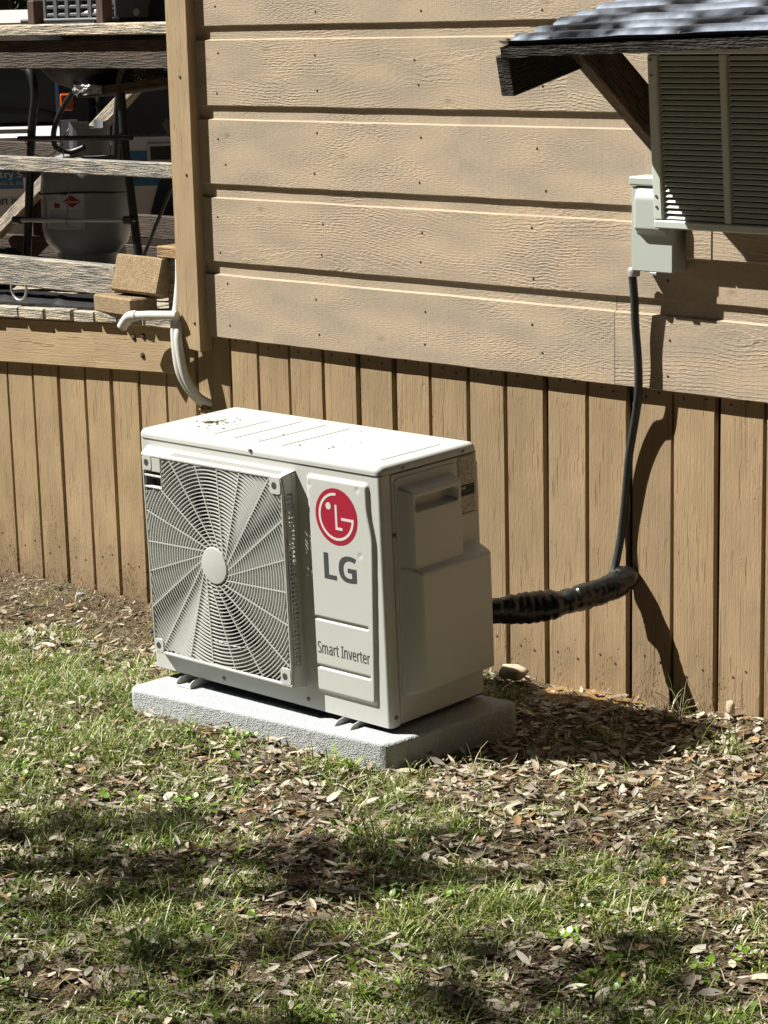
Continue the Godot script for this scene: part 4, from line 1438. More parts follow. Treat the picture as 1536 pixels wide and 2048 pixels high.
# ------------------------------------------------------------------ things on the porch
func porch_goods() -> void:
	# two pavers
	var g := Geo.new()
	g.xf = Transform3D(Basis(Vector3.UP, -0.12), Vector3(-5.51, 0.957, -0.02))
	g.box(Vector3.ZERO, Vector3(0.215, 0.055, 0.10), 0.005)
	single(g, "concrete_paver", M.paver, "flat tan concrete paver lying on the deck edge under a tilted one", "paver")
	g = Geo.new()
	g.xf = Transform3D(Basis(Vector3.UP, 0.10) * Basis(Vector3.RIGHT, -0.30) * Basis(Vector3(0, 0, 1), -0.03), Vector3(-5.452, 1.046, -0.045))
	g.box(Vector3.ZERO, Vector3(0.205, 0.118, 0.055), 0.006)
	single(g, "concrete_paver", M.paver, "tan concrete paver tilted up on edge on top of another paver", "paver")
	# timber off-cuts by the corner
	g = Geo.new()
	g.box(Vector3(-5.30, 1.125, -0.09), Vector3(0.16, 0.035, 0.09), 0.003)
	single(g, "wood_offcut", M.new_wood, "pale cut end of lumber behind the tilted paver", "lumber")
	g = Geo.new()
	g.box(Vector3(-5.31, 1.02, -0.10), Vector3(0.12, 0.172, 0.05), 0.003)
	single(g, "wood_block", M.gray_wood, "grey upright wood block between the paver and the corner board", "lumber")
	# black liner
	g = Geo.new()
	var P: Array = []
	var n1 := nz(3, 5.0, 2)
	for j in 9:
		for i in 41:
			var x := -6.95 + 1.30 * i / 40.0
			var z := -0.01 - 0.2 * j / 8.0
			P.append(Vector3(x, 0.945 + (x + 5.24) * 0.03 + 0.012 * maxf(0, n1.get_noise_2d(x * 2.0, z)) + (0.014 if j > 1 else 0.0) + (0.01 if j == 2 else 0.0), z))
	g.grid(P, 40, 8)
	for i in 40:
		var a: Vector3 = P[i]
		var b: Vector3 = P[i + 1]
		g.face([a + Vector3(0, -0.02, 0), b + Vector3(0, -0.02, 0), b, a], Vector3(0, 0, 1))
	single(g, "rubber_mat", M.black_metal, "black rubber mat lying on the deck below the kick board", "mat")
	g = Geo.new()
	var pts: Array = []
	for i in 13:
		var a := PI * (0.9 + 1.2 * i / 12.0)
		pts.append(Vector3(-6.02 + 0.04 * cos(a), 0.975 + 0.04 * sin(a), 0.004))
	g.tube(pts, 0.004, 8)
	single(g, "wire_loop", M.bare_metal, "thin grey wire loop hanging below the kick board", "wire")
	# grill cart
	var c := thing("grill_cart", "black tube-legged barbecue grill standing behind the porch railing", "grill")
	var leg := [[Vector3(-6.375, 1.675, -0.33), Vector3(-6.345, 1.668, -0.33), Vector3(-6.322, 1.64, -0.33), Vector3(-6.313, 1.579, -0.33), Vector3(-6.338, 1.478, -0.33), Vector3(-6.42, 0.94, -0.33)],
		[Vector3(-5.825, 1.675, -0.33), Vector3(-5.846, 1.66, -0.33), Vector3(-5.858, 1.62, -0.33), Vector3(-5.856, 1.567, -0.33), Vector3(-5.849, 1.422, -0.33), Vector3(-5.79, 0.94, -0.33)],
		[Vector3(-6.32, 1.66, -0.72), Vector3(-6.36, 1.45, -0.72), Vector3(-6.44, 0.92, -0.72)], [Vector3(-5.66, 1.66, -0.72), Vector3(-5.66, 1.45, -0.72), Vector3(-5.60, 0.93, -0.72)]]
	for l in leg:
		g = Geo.new()
		g.tube(smooth_path(l, 24), 0.0145, 12)
		part(g, "leg", M.black_metal, c)
	g = Geo.new()
	g.tube([Vector3(-6.40, 1.432, -0.318), Vector3(-5.80, 1.447, -0.318)], 0.0085, 8)
	part(g, "upper_crossbar", M.black_metal, c)
	g = Geo.new()
	g.tube([Vector3(-6.43, 1.152, -0.312), Vector3(-5.80, 1.180, -0.312)], 0.0075, 8)
	part(g, "lower_crossbar", M.bare_metal, c, "bare grey metal crossbar in front of the gas tank")
	g = Geo.new()
	for p in [Vector3(-6.425, 1.152, -0.315), Vector3(-5.825, 1.179, -0.315)]: g.box(p, Vector3(0.05, 0.026, 0.03), 0.006)
	part(g, "clamp", M.black_metal, c)
	g = Geo.new()
	g.xf = Transform3D(Basis().scaled(Vector3(1, 1, 0.8)), Vector3(-6.15, 1.590, -0.5))
	g.lathe([Vector2(0.0001, 0.0), Vector2(0.12, 0.006), Vector2(0.19, 0.028), Vector2(0.24, 0.075), Vector2(0.26, 0.13), Vector2(0.262, 0.19)], 36)
	part(g, "fire_bowl", M.black_metal, c)
	g = Geo.new()
	g.xf = Transform3D(Basis().scaled(Vector3(1, 1, 0.8)), Vector3(-5.82, 1.80, -0.55))
	g.lathe([Vector2(0.30, 0.0), Vector2(0.295, 0.05), Vector2(0.26, 0.14), Vector2(0.18, 0.21), Vector2(0.08, 0.24), Vector2(0.0001, 0.245)], 36)
	part(g, "lid", M.black_metal, c)
	g = Geo.new()
	g.tube([Vector3(-6.0, 1.838, -0.28), Vector3(-5.86, 1.85, -0.27), Vector3(-5.70, 1.846, -0.28)], 0.012, 10)
	part(g, "lid_handle", M.bare_metal, c)
	g = Geo.new()
	g.bar(Vector3(-6.08, 1.586, -0.4), Vector3(-5.60, 1.630, -0.4), 0.03, 0.16, Vector3.UP, 0.003)
	part(g, "drip_tray", M.dark_wood, c)
	# twiggy leaves in the tray
	g = Geo.new()
	var r := RandomNumberGenerator.new()
	r.seed = 5
	for i in 130:
		var x := r.randf_range(-5.84, -5.6)
		g.tint = Color(1, 1, 1) * r.randf_range(0.35, 1.1)
		g.xf = Transform3D(Basis(Vector3.UP, r.randf() * TAU) * Basis(Vector3(0, 0, 1), r.randf_range(-0.5, 0.5)), Vector3(x, 1.617 + (x + 5.9) * 0.09 + r.randf_range(0, 0.03), -0.34 + r.randf_range(-0.05, 0.03)))
		g.box(Vector3.ZERO, Vector3(r.randf_range(0.015, 0.045), 0.002, r.randf_range(0.003, 0.009)))
	var tl := part(g, "tray_leaves", M.dark_wood, self, "dead leaves and twigs heaped in the grill drip tray")
	stuff(tl, "", "leaves")
	g = Geo.new()
	P = []
	for j in 9:
		for i in 15:
			P.append(Vector3(-6.08 + 0.145 * i / 14.0 + r.randf_range(-0.003, 0.003), 1.584 + 0.032 * j / 8.0 + r.randf_range(-0.002, 0.002), -0.312 + r.randf_range(-0.007, 0.007)))
	g.grid(P, 14, 8)
	part(g, "foil_patch", M.foil, c, "crumpled silver foil patch")
	g = Geo.new()
	g.tube(smooth_path([Vector3(-6.13, 1.60, -0.36), Vector3(-6.20, 1.54, -0.36), Vector3(-6.27, 1.46, -0.37), Vector3(-6.29, 1.40, -0.39), Vector3(-6.25, 1.385, -0.42), Vector3(-6.2, 1.40, -0.44)], 24), 0.0095, 10)
	part(g, "gas_hose", M.black_metal, c)
	g = Geo.new()
	g.tube([Vector3(-5.575, 1.32, -0.3), Vector3(-5.75, 1.06, -0.3), Vector3(-5.82, 0.95, -0.3)], 0.006, 8)
	part(g, "stay_rod", M.black_metal, c)
	g = Geo.new()
	g.box(Vector3(-5.86, 1.50, -0.78), Vector3(0.52, 0.33, 0.03), 0.004)
	part(g, "side_panel", M.black_metal, c)
	var imb := Image.create(64, 96, false, Image.FORMAT_RGB8)
	imb.fill(Color(0.80, 0.80, 0.74))
	for k in [[6, 14, 30], [6, 22, 18], [30, 60, 28], [30, 68, 22], [30, 76, 28], [30, 84, 30], [30, 52, 12]]: imb.fill_rect(Rect2i(k[0], k[1], k[2], 2), Color(0.25, 0.25, 0.24))
	var pm := mat("sticker_print", Color(1, 1, 1), 0.7)
	pm.albedo_texture = ImageTexture.create_from_image(imb)
	g = Geo.new()
	var zv := Vector3(0, 0, 1)
	var zq := -0.7635
	g.sq(Vector3(-6.09, 1.462, zq), Vector3(-5.94, 1.462, zq), Vector3(-5.94, 1.565, zq), Vector3(-6.11, 1.562, zq), zv, zv, zv, zv, Vector2(0, 1), Vector2(1, 1), Vector2(1, 0), Vector2(0, 0))
	part(g, "warning_sticker", pm, c)
	g = Geo.new()
	g.bar(Vector3(-6.13, 1.475, -0.745), Vector3(-6.02, 1.365, -0.745), 0.04, 0.006, Vector3.UP, 0.001)
	part(g, "angled_strap", M.screw, c)
	g = Geo.new()
	g.box(Vector3(-6.08, 0.96, -0.52), Vector3(0.66, 0.016, 0.40), 0.003)
	part(g, "bottom_shelf", M.black_metal, c)
	for q in [Vector3(-6.43, 0.99, -0.25), Vector3(-6.48, 0.99, -0.75)]:
		g = Geo.new()
		g.xf = Transform3D(Basis(Vector3(0, 0, 1), PI / 2 - 0.1), q)
		g.lathe([Vector2(0.0001, -0.02), Vector2(0.06, -0.02), Vector2(0.075, -0.014), Vector2(0.075, 0.014), Vector2(0.06, 0.02), Vector2(0.0001, 0.02)], 24)
		part(g, "wheel", M.black_metal, c)
	# propane tank
	var t := thing("propane_tank", "grey propane tank with a hazard label hung between the grill legs", "gas tank", Transform3D(Basis(Vector3(0, 0, 1), -0.02), Vector3(-6.285, 0.985, -0.50)))
	g = Geo.new()
	g.lathe([Vector2(0.0001, 0.03), Vector2(0.06, 0.034), Vector2(0.11, 0.052), Vector2(0.142, 0.085), Vector2(0.154, 0.13), Vector2(0.156, 0.18), Vector2(0.156, 0.27), Vector2(0.152, 0.315), Vector2(0.138, 0.352), Vector2(0.10, 0.38), Vector2(0.05, 0.392), Vector2(0.0001, 0.395)], 48)
	part(g, "body", M.tank, t)
	g = Geo.new()
	g.lathe([Vector2(0.105, 0.0), Vector2(0.105, 0.05), Vector2(0.099, 0.05), Vector2(0.099, 0.0), Vector2(0.105, 0.0)], 32)
	part(g, "foot_ring", M.tank, t)
	g = Geo.new()
	# collar: a cut, three-quarter sleeve
	for i in 30:
		var a := -0.35 + (TAU * 0.80) * i / 30.0
		var b := -0.35 + (TAU * 0.80) * (i + 1) / 30.0
		var ha := 0.50 - (0.022 if i % 15 > 4 and i % 15 < 9 else 0.0)
		for q in [0.088, 0.084]:
			g.face([Vector3(q * sin(a), 0.385, q * cos(a)), Vector3(q * sin(b), 0.385, q * cos(b)), Vector3(q * sin(b), ha, q * cos(b)), Vector3(q * sin(a), ha, q * cos(a))], Vector3(sin(a), 0, cos(a)) * (1.0 if q > 0.086 else -1.0))
		g.face([Vector3(0.088 * sin(a), ha, 0.088 * cos(a)), Vector3(0.088 * sin(b), ha, 0.088 * cos(b)), Vector3(0.084 * sin(b), ha, 0.084 * cos(b)), Vector3(0.084 * sin(a), ha, 0.084 * cos(a))], Vector3.UP)
	part(g, "collar", M.tank, t)
	g = Geo.new()
	g.lathe([Vector2(0.02, 0.39), Vector2(0.02, 0.43), Vector2(0.028, 0.435), Vector2(0.028, 0.455), Vector2(0.0001, 0.458)], 12)
	part(g, "valve", M.bare_metal, t)
	# label wrapped on the tank, with its printed red diamond
	var il := Image.create(128, 160, false, Image.FORMAT_RGB8)
	il.fill(Color(0.80, 0.82, 0.84))
	for yy in 160:
		for xx in 128:
			if absi(xx - 92) + absi(yy - 40) < 27: il.set_pixel(xx, yy, Color(0.62, 0.06, 0.10))
			if absi(xx - 92) + absi(yy - 40) < 24 and absi(yy - 42) < 4: il.set_pixel(xx, yy, Color(0.85, 0.7, 0.7))
	il.fill_rect(Rect2i(34, 50, 20, 20), Color(0.5, 0.05, 0.08))
	il.fill_rect(Rect2i(58, 8, 22, 5), Color(0.2, 0.2, 0.2))
	var rq := RandomNumberGenerator.new()
	rq.seed = 3
	for row in 15:
		il.fill_rect(Rect2i(14, 80 + row * 5, rq.randi_range(40, 100), 1), Color(0.4, 0.42, 0.45))
	for row in 5:
		il.fill_rect(Rect2i(6, 20 + row * 5, rq.randi_range(16, 40), 1), Color(0.4, 0.42, 0.45))
	var tm := mat("tank_label_print", Color(1, 1, 1), 0.55)
	tm.albedo_texture = ImageTexture.create_from_image(il)
	g = Geo.new()
	for i in 14:
		var a := -0.75 + 0.98 * i / 14.0
		var b := -0.75 + 0.98 * (i + 1) / 14.0
		var q := 0.1572
		var va := Vector3(sin(a), 0, cos(a))
		var vb := Vector3(sin(b), 0, cos(b))
		g.sq(va * q + Vector3(0, 0.14, 0), vb * q + Vector3(0, 0.14, 0), vb * q + Vector3(0, 0.268, 0), va * q + Vector3(0, 0.268, 0), va, vb, vb, va, Vector2(i / 14.0, 1), Vector2((i + 1) / 14.0, 1), Vector2((i + 1) / 14.0, 0), Vector2(i / 14.0, 0))
	part(g, "hazard_label", tm, t)
	t.rotation.y = 0.62
	# wire ties and a cord round the tank
	g = Geo.new()
	pts = []
	for i in 40:
		var a := TAU * i / 39.0
		pts.append(Vector3(-6.285 + 0.160 * sin(a), 1.245 + 0.006 * sin(a * 2.0), -0.50 + 0.160 * cos(a)))
	g.tube(pts, 0.0035, 6, false)
	single(g, "tank_cord", M.black_metal, "thin black cord tied around the grey propane tank", "cord")
	g = Geo.new()
	g.tube(smooth_path([Vector3(-6.13, 1.47, -0.325), Vector3(-6.145, 1.43, -0.305), Vector3(-6.15, 1.35, -0.315), Vector3(-6.145, 1.25, -0.32), Vector3(-6.14, 1.16, -0.30), Vector3(-6.14, 1.14, -0.31)], 30), 0.0022, 6)
	g.tube(smooth_path([Vector3(-6.36, 1.43, -0.31), Vector3(-6.30, 1.385, -0.30), Vector3(-6.22, 1.378, -0.30), Vector3(-6.14, 1.42, -0.31)], 24), 0.002, 6)
	single(g, "tie_wire", M.wire, "twisted tie wire hanging from the grill crossbar over the tank", "wire")
	# slotted crate with two rusty brackets
	var cr := thing("slotted_crate", "dark grey plastic crate with oval slots sitting behind the rail cap", "crate")
	g = Geo.new()
	# front wall with slots: built as bars between the openings
	var cz := -0.2
	var bx0 := -6.14
	var bx1 := -5.72
	for i in 7:
		var xx := bx0 + 0.035 + i * 0.0585
		g.box(Vector3(xx - 0.018, 1.93, cz), Vector3(0.023, 0.20, 0.012), 0.003)
	for k in 5:
		g.box(Vector3((bx0 + bx1) * 0.5, 1.842 + k * 0.0245, cz - 0.0015), Vector3(bx1 - bx0, 0.0125, 0.011), 0.003)
	part(g, "slotted_front", M.crate, cr)
	g = Geo.new()
	g.box(Vector3(bx0 - 0.008, 1.93, cz - 0.15), Vector3(0.012, 0.2, 0.30), 0.003)
	g.box(Vector3(bx1 + 0.008, 1.93, cz - 0.15), Vector3(0.012, 0.2, 0.30), 0.003)
	g.box(Vector3((bx0 + bx1) * 0.5, 1.93, cz - 0.30), Vector3(bx1 - bx0, 0.2, 0.012), 0.003)
	g.box(Vector3((bx0 + bx1) * 0.5, 1.835, cz - 0.15), Vector3(bx1 - bx0, 0.01, 0.29), 0.002)
	part(g, "walls", M.crate, cr)
	g = Geo.new()
	g.box(Vector3((bx0 + bx1) * 0.5, 1.826, cz + 0.012), Vector3(bx1 - bx0 + 0.06, 0.012, 0.03), 0.004)
	part(g, "rim", M.crate, cr)
	var bl := ["rusty upright bracket on the rail cap at the left end of the crate", "rusty upright bracket on the rail cap at the right end of the crate"]
	for i in 2:
		g = Geo.new()
		var bx: float = [-5.987, -5.642][i]
		g.box(Vector3(bx, 1.852, -0.10), Vector3(0.036, 0.075, 0.04), 0.003)
		var bo := single(g, "rail_bracket", M.rust, bl[i], "bracket")
		bo.set_meta("group", "brackets on the rail cap")

# ------------------------------------------------------------------ van, hedge
func beyond() -> void:
	var v := thing("parked_van", "white service van with a blue lettered band parked beyond the porch", "van", Transform3D(Basis(Vector3.UP, 0.770135), Vector3(-8.6484, 0, -2.4127)))
	var g := Geo.new()
	g.box(Vector3(-0.6, 0.85, -0.85), Vector3(3.6, 0.96, 1.7), 0.05)
	part(g, "lower_body", M.van_white, v)
	g = Geo.new()
	g.box(Vector3(-1.10, 1.60, -0.9), Vector3(1.95, 0.55, 1.55), 0.06)
	part(g, "cab_roof", M.van_white, v)
	g = Geo.new()
	g.box(Vector3(-0.6, 1.505, -0.117), Vector3(0.92, 0.335, 0.03), 0.01)
	part(g, "side_window", M.van_glass, v)
	g = Geo.new()
	g.box(Vector3(-0.05, 1.46, -0.09), Vector3(0.18, 0.29, 0.14), 0.02)
	part(g, "door_pillar", M.van_navy, v)
	g = Geo.new()
	g.box(Vector3(-0.082, 1.441, -0.012), Vector3(0.064, 0.082, 0.03), 0.008)
	part(g, "amber_lamp", M.amber, v)
	g = Geo.new()
	g.bar(Vector3(-0.9, 1.415, -0.09), Vector3(-0.22, 1.397, -0.09), 0.02, 0.03)
	g.bar(Vector3(-0.23, 1.40, -0.085), Vector3(0.1, 1.31, -0.06), 0.02, 0.03)
	part(g, "window_seal", M.black_metal, v)
	g = Geo.new()
	g.box(Vector3(0.35, 1.42, -0.25), Vector3(0.55, 0.36, 0.5), 0.03)
	part(g, "dark_box_body", M.van_navy, v)
	g = Geo.new()
	g.box(Vector3(-0.55, 1.3115, 0.003), Vector3(0.60, 0.024, 0.01), 0.003)
	part(g, "moulding", M.logo_white, v)
	g = Geo.new()
	g.box(Vector3(-0.6, 1.122, 0.002), Vector3(3.4, 0.165, 0.006))
	part(g, "blue_band", M.van_blue, v)
	g = Geo.new()
	g.extr([Vector2(0.26, 0.80), Vector2(0.46, 0.80), Vector2(0.48, 1.20), Vector2(0.42, 1.20), Vector2(0.335, 1.04)], 0.0, 0.009)
	part(g, "navy_sweep", M.van_navy, v)
	g = Geo.new()
	g.box(Vector3(0.36, 1.195, 0.008), Vector3(0.14, 0.095, 0.014), 0.006)
	part(g, "vent_surround", M.logo_white, v)
	g = Geo.new()
	g.box(Vector3(0.362, 1.193, 0.0145), Vector3(0.112, 0.064, 0.006), 0.002)
	part(g, "vent_mesh", M.black_metal, v)
	for x in [0.165, -0.85]:
		g = Geo.new()
		g.box(Vector3(x, 1.05, 0.0035), Vector3(0.006, 0.8, 0.008))
		part(g, "door_seam", M.black_metal, v)
	var tx := mpart(text("ntry Se", 0.165, 0.042, 0.006, true), "band_lettering", M.logo_white, v)
	tx.position = Vector3(-0.366, 1.103, 0.008)
	tx = mpart(text("ING & HEA", 0.155, 0.0165, 0.006, false), "band_small_lettering", M.logo_white, v)
	tx.position = Vector3(-0.361, 1.066, 0.008)
	tx = mpart(text("ort is", 0.10, 0.037, 0.005, false, "Droid Serif"), "slogan_lettering", M.black_metal, v)
	tx.position = Vector3(-0.392, 0.983, 0.006)
	for x in [0.62, -1.9]:
		g = Geo.new()
		g.xf = Transform3D(Basis(Vector3.RIGHT, PI / 2), Vector3(x, 0.33, -0.1))
		g.lathe([Vector2(0.0001, -0.1), Vector2(0.3, -0.1), Vector2(0.34, -0.06), Vector2(0.34, 0.07), Vector2(0.3, 0.11), Vector2(0.19, 0.11), Vector2(0.0001, 0.09)], 32)
		part(g, "wheel", M.black_metal, v)
	# hedge behind
	var hd := thing("hedge", "dark green leafy hedge behind the parked van", "hedge")
	var lm := mat("hedge_leaf", lin(0.06, 0.09, 0.03), 0.6)
	lm.cull_mode = BaseMaterial3D.CULL_DISABLED
	var r := RandomNumberGenerator.new()
	r.seed = 61
	g = Geo.new()
	for i in 22000:
		var u := r.randf_range(-6.0, 5.0)
		var p := Vector3(-10.9, 0, -4.7) + Vector3(0.717, 0, -0.697) * u + Vector3(-0.697, 0, -0.717) * r.randf_range(-0.35, 0.6)
		p.y = r.randf_range(0.1, 4.0 + 0.4 * sin(u * 3.0) + 0.25 * sin(u * 7.3))
		var b := Basis.from_euler(Vector3(r.randf() * TAU, r.randf() * TAU, r.randf() * TAU))
		var s := r.randf_range(0.03, 0.075)
		g.tint = Color(1, 1, 1) * r.randf_range(0.5, 1.5)
		g.xf = Transform3D(b, p)
		g.face([Vector3(-s, 0, 0), Vector3(0, -s * 0.45, 0), Vector3(s, 0, 0), Vector3(0, s * 0.45, 0)], Vector3(0, 0, 1))
	stuff(part(g, "foliage", lm, hd))
	g = Geo.new()
	for i in 22:
		var p := Vector3(-11.0, 0, -4.8) + Vector3(0.717, 0, -0.697) * (-5.6 + i * 0.48)
		g.tube([p + Vector3(0, -0.1, 0), p + Vector3(0.05, 1.2, 0.02), p + Vector3(-0.05, 2.6, 0)], [0.04, 0.03, 0.01], 7)
	part(g, "stems", M.dark_wood, hd)
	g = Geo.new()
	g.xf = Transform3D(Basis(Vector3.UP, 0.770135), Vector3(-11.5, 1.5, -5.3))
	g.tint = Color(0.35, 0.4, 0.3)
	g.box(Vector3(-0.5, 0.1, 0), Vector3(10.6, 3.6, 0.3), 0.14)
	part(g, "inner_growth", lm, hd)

# ------------------------------------------------------------------ the yard
func mm(called: String, mesh: Mesh, material: Material, xs: Array, cols: Array, label: String, cat: String) -> void:
	var m := MultiMesh.new()
	m.transform_format = MultiMesh.TRANSFORM_3D
	m.use_colors = true
	m.mesh = mesh
	m.instance_count = xs.size()
	for i in xs.size():
		m.set_instance_transform(i, xs[i])
		m.set_instance_color(i, cols[i])
	var o := MultiMeshInstance3D.new()
	o.name = numbered(called)
	o.multimesh = m
	o.material_override = material
	add_child(o)
	stuff(o, label, cat)

func on_pad(x: float, z: float, grow := 0.0) -> bool:
	var e := Vector2(0.9976, -0.0698)
	var q := Vector2(x + 4.53, z - 0.848)
	var a := q.dot(e)
	var b := q.dot(Vector2(-0.0698, -0.9976))
	a -= b * 0.175
	return a > -grow and a < 0.905 + grow and b > -grow and b < 0.44 + grow

func in_view(x: float, z: float) -> bool:
	# the strip of yard that the photograph could show, with a margin
	var d := Vector2(x, z - 4.523)
	var f := d.dot(Vector2(-0.6962, -0.7179))
	var s := d.dot(Vector2(0.7179, -0.6962))
	return f > 2.4 and absf(s) < f * 0.185 + 0.6

func yard() -> void:
	var r := RandomNumberGenerator.new()
	r.seed = 202
	var dens := nz(88, 2.2, 3)
	var fine := nz(89, 7.0, 2)
	# ---- fallen leaves
	var leaf := Geo.new()
	var P: Array = []
	for j in 5:
		var f := j / 4.0
		var w: float = [0.04, 0.85, 1.0, 0.72, 0.03][j]
		for i in 3:
			var s := i - 1.0
			P.append(Vector3(s * 0.15 * w, f - 0.5, 0.05 * absf(s) * w + 0.12 * (f - 0.5) * (f - 0.5)))
	leaf.xf = Transform3D(Basis(Vector3(1, 0, 0), Vector3(0, 0, -1), Vector3(0, 1, 0)), Vector3.ZERO)
	leaf.grid(P, 2, 4)
	var leafm := mat("dead_leaf", Color(1, 1, 1), 0.62)
	leafm.cull_mode = BaseMaterial3D.CULL_DISABLED
	leafm.backlight_enabled = true
	leafm.backlight = Color(0.25, 0.2, 0.12)
	var xs: Array = []
	var cs: Array = []
	var n := 0
	while n < 46000:
		var x := r.randf_range(-6.6, -1.8)
		var z := r.randf_range(0.0, 2.75)
		n += 1
		if not in_view(x, z) or on_pad(x, z, 0.002): continue
		var d := 0.72 + 0.75 * dens.get_noise_2d(x + 40.0, z) + 0.5 * fine.get_noise_2d(x, z)
		# bare earth by the left wall; deep drifts right of the slab
		d -= 0.75 * (1.0 - ss(-5.0, -4.55, x)) * (1.0 - ss(0.2, 0.5, z))
		d += 0.5 * ss(-3.95, -3.5, x) * (1.0 - ss(0.65, 0.95, z))
		d += 0.12 * ss(-4.2, -3.6, x) * (1.0 - ss(1.1, 1.5, z))
		if r.randf() > d: continue
		var len := lerpf(0.012, 0.052, pow(r.randf(), 1.5))
		var b := Basis(Vector3.UP, r.randf() * TAU) * Basis(Vector3.RIGHT, r.randfn(0, 0.22)) * Basis(Vector3(0, 0, 1), r.randfn(0, 0.28))
		var curl := r.randf_range(-1.2, 2.2)
		b = b * Basis.from_scale(Vector3(len * r.randf_range(0.55, 1.6), len * curl, len))
		xs.append(Transform3D(b, Vector3(x, ground_y(x, z) + 0.002 + 0.022 * pow(r.randf(), 2.5), z)))
		var c := Color(0.66, 0.58, 0.44)
		var q := r.randf()
		if q < 0.12: c = Color(0.46, 0.28, 0.14)
		elif q < 0.32: c = Color(0.25, 0.18, 0.12)
		elif q < 0.48: c = Color(0.66, 0.60, 0.50)
		elif q < 0.6: c = Color(0.45, 0.37, 0.27)
		cs.append(c * r.randf_range(0.55, 1.1))
	# broken bits of leaf and bark between them
	for k in 26000:
		var x := r.randf_range(-6.6, -1.8)
		var z := r.randf_range(0.0, 2.75)
		if not in_view(x, z) or on_pad(x, z, 0.008): continue
		if r.randf() > 0.75 + 0.6 * fine.get_noise_2d(x * 1.7, z * 1.7): continue
		var l := lerpf(0.004, 0.017, pow(r.randf(), 2.0))
		var b := Basis.from_euler(Vector3(r.randfn(0, 0.5), r.randf() * TAU, r.randfn(0, 0.5))) * Basis.from_scale(Vector3(l * r.randf_range(0.6, 3.5), l * r.randf_range(-3, 3), l))
		xs.append(Transform3D(b, Vector3(x, ground_y(x, z) + r.randf_range(0.001, 0.008), z)))
		cs.append(Color(0.60, 0.52, 0.39).lerp(Color(0.24, 0.18, 0.12), r.randf()) * r.randf_range(0.6, 1.2))
	mm("fallen_leaves", leaf.mesh(), leafm, xs, cs, "dry tan and brown oak leaves strewn over the yard", "leaves")
	# ---- grass
	var blade := Geo.new()
	P = []
	for j in 5:
		var f := j / 4.0
		var w: float = [0.8, 1.0, 0.85, 0.55, 0.04][j]
		for s in [-0.5, 0.0, 0.5]:
			P.append(Vector3(s * w, f - 0.22 * f * f * f, 0.55 * f * f + (0.0 if s == 0.0 else 0.012)))
	blade.grid(P, 2, 4)
	var gm := mat("grass_blade", Color(1, 1, 1), 0.36)
	gm.cull_mode = BaseMaterial3D.CULL_DISABLED
	gm.backlight_enabled = true
	gm.backlight = Color(0.5, 0.6, 0.15)
	xs = []
	cs = []
	var sx: Array = []
	var sc: Array = []
	n = 0
	while n < 34000:
		n += 1
		var x := r.randf_range(-6.7, -1.8)
		var z := r.randf_range(0.0, 2.75)
		if not in_view(x, z) or on_pad(x, z, 0.02): continue
		var d := 0.25 + 1.2 * dens.get_noise_2d(x, z + 20.0) + 0.45 * fine.get_noise_2d(x + 9.0, z)
		d -= 1.3 * (1.0 - ss(-4.9, -4.5, x)) * (1.0 - ss(0.28, 0.55, z))
		d -= 0.6 * ss(-3.95, -3.5, x) * (1.0 - ss(0.65, 1.0, z))
		d += 0.42 * (1.0 - ss(-4.5, -4.1, x)) * ss(0.6, 0.9, z)
		d += 0.16 * ss(1.3, 1.9, z)
		d -= 1.0 * (1.0 - ss(0.02, 0.1, z))
		if r.randf() > d: continue
		var nb := r.randi_range(7, 24)
		var tall := r.randf_range(0.020, 0.057)
		if r.randf() < 0.07: tall *= 1.8
		if x < -4.5 and z > 0.6 and z < 1.0: tall *= 1.2
		var hue := r.randf()
		for k in nb:
			var px := x + r.randfn(0, 0.016)
			var pz := z + r.randfn(0, 0.016)
			if on_pad(px, pz, 0.004): continue
			var l := tall * r.randf_range(0.55, 1.35)
			var wd := r.randf_range(0.0016, 0.0042)
			var b := Basis(Vector3.UP, r.randf() * TAU) * Basis(Vector3.RIGHT, absf(r.randfn(0.65, 0.5)))
			b = b * Basis.from_scale(Vector3(wd, l, l * r.randf_range(0.3, 1.3)))
			xs.append(Transform3D(b, Vector3(px, ground_y(px, pz) - 0.002, pz)))
			var c := Color(0.12, 0.19, 0.03).lerp(Color(0.42, 0.50, 0.11), hue * 0.6 + r.randf() * 0.4)
			if r.randf() < 0.15: c = Color(0.62, 0.56, 0.34)
			cs.append(c * r.randf_range(0.75, 1.2))
	# loose dry straw lying flat
	for k in 27000:
		var px := r.randf_range(-6.7, -1.8)
		var pz := r.randf_range(0.02, 2.75)
		if not in_view(px, pz) or on_pad(px, pz, 0.02): continue
		var b := Basis(Vector3.UP, r.randf() * TAU) * Basis(Vector3.RIGHT, r.randf_range(1.05, 1.5))
		b = b * Basis.from_scale(Vector3(r.randf_range(0.0012, 0.0026), r.randf_range(0.02, 0.08), r.randf_range(-0.02, 0.03)))
		sx.append(Transform3D(b, Vector3(px, ground_y(px, pz) + r.randf_range(0.003, 0.016), pz)))
		sc.append((Color(0.56, 0.50, 0.34) if r.randf() < 0.5 else Color(0.26, 0.34, 0.08)) * r.randf_range(0.45, 1.2))
	mm("grass", blade.mesh(), gm, xs, cs, "patchy green grass growing through the fallen leaves", "grass")
	mm("dry_straw", blade.mesh(), gm, sx, sc, "dry straw stalks and low runners lying among the grass", "straw")
	# ---- low weeds with round leaves
	var wl := Geo.new()
	P = []
	for j in 4:
		var f := j / 3.0
		var w: float = [0.08, 0.9, 1.0, 0.2][j]
		for s in [-0.5, 0.0, 0.5]: P.append(Vector3(s * w, f, 0.1 * absf(s) + 0.15 * f * f))
	wl.xf = Transform3D(Basis(Vector3(1, 0, 0), Vector3(0, 0, -1), Vector3(0, 1, 0)), Vector3.ZERO)
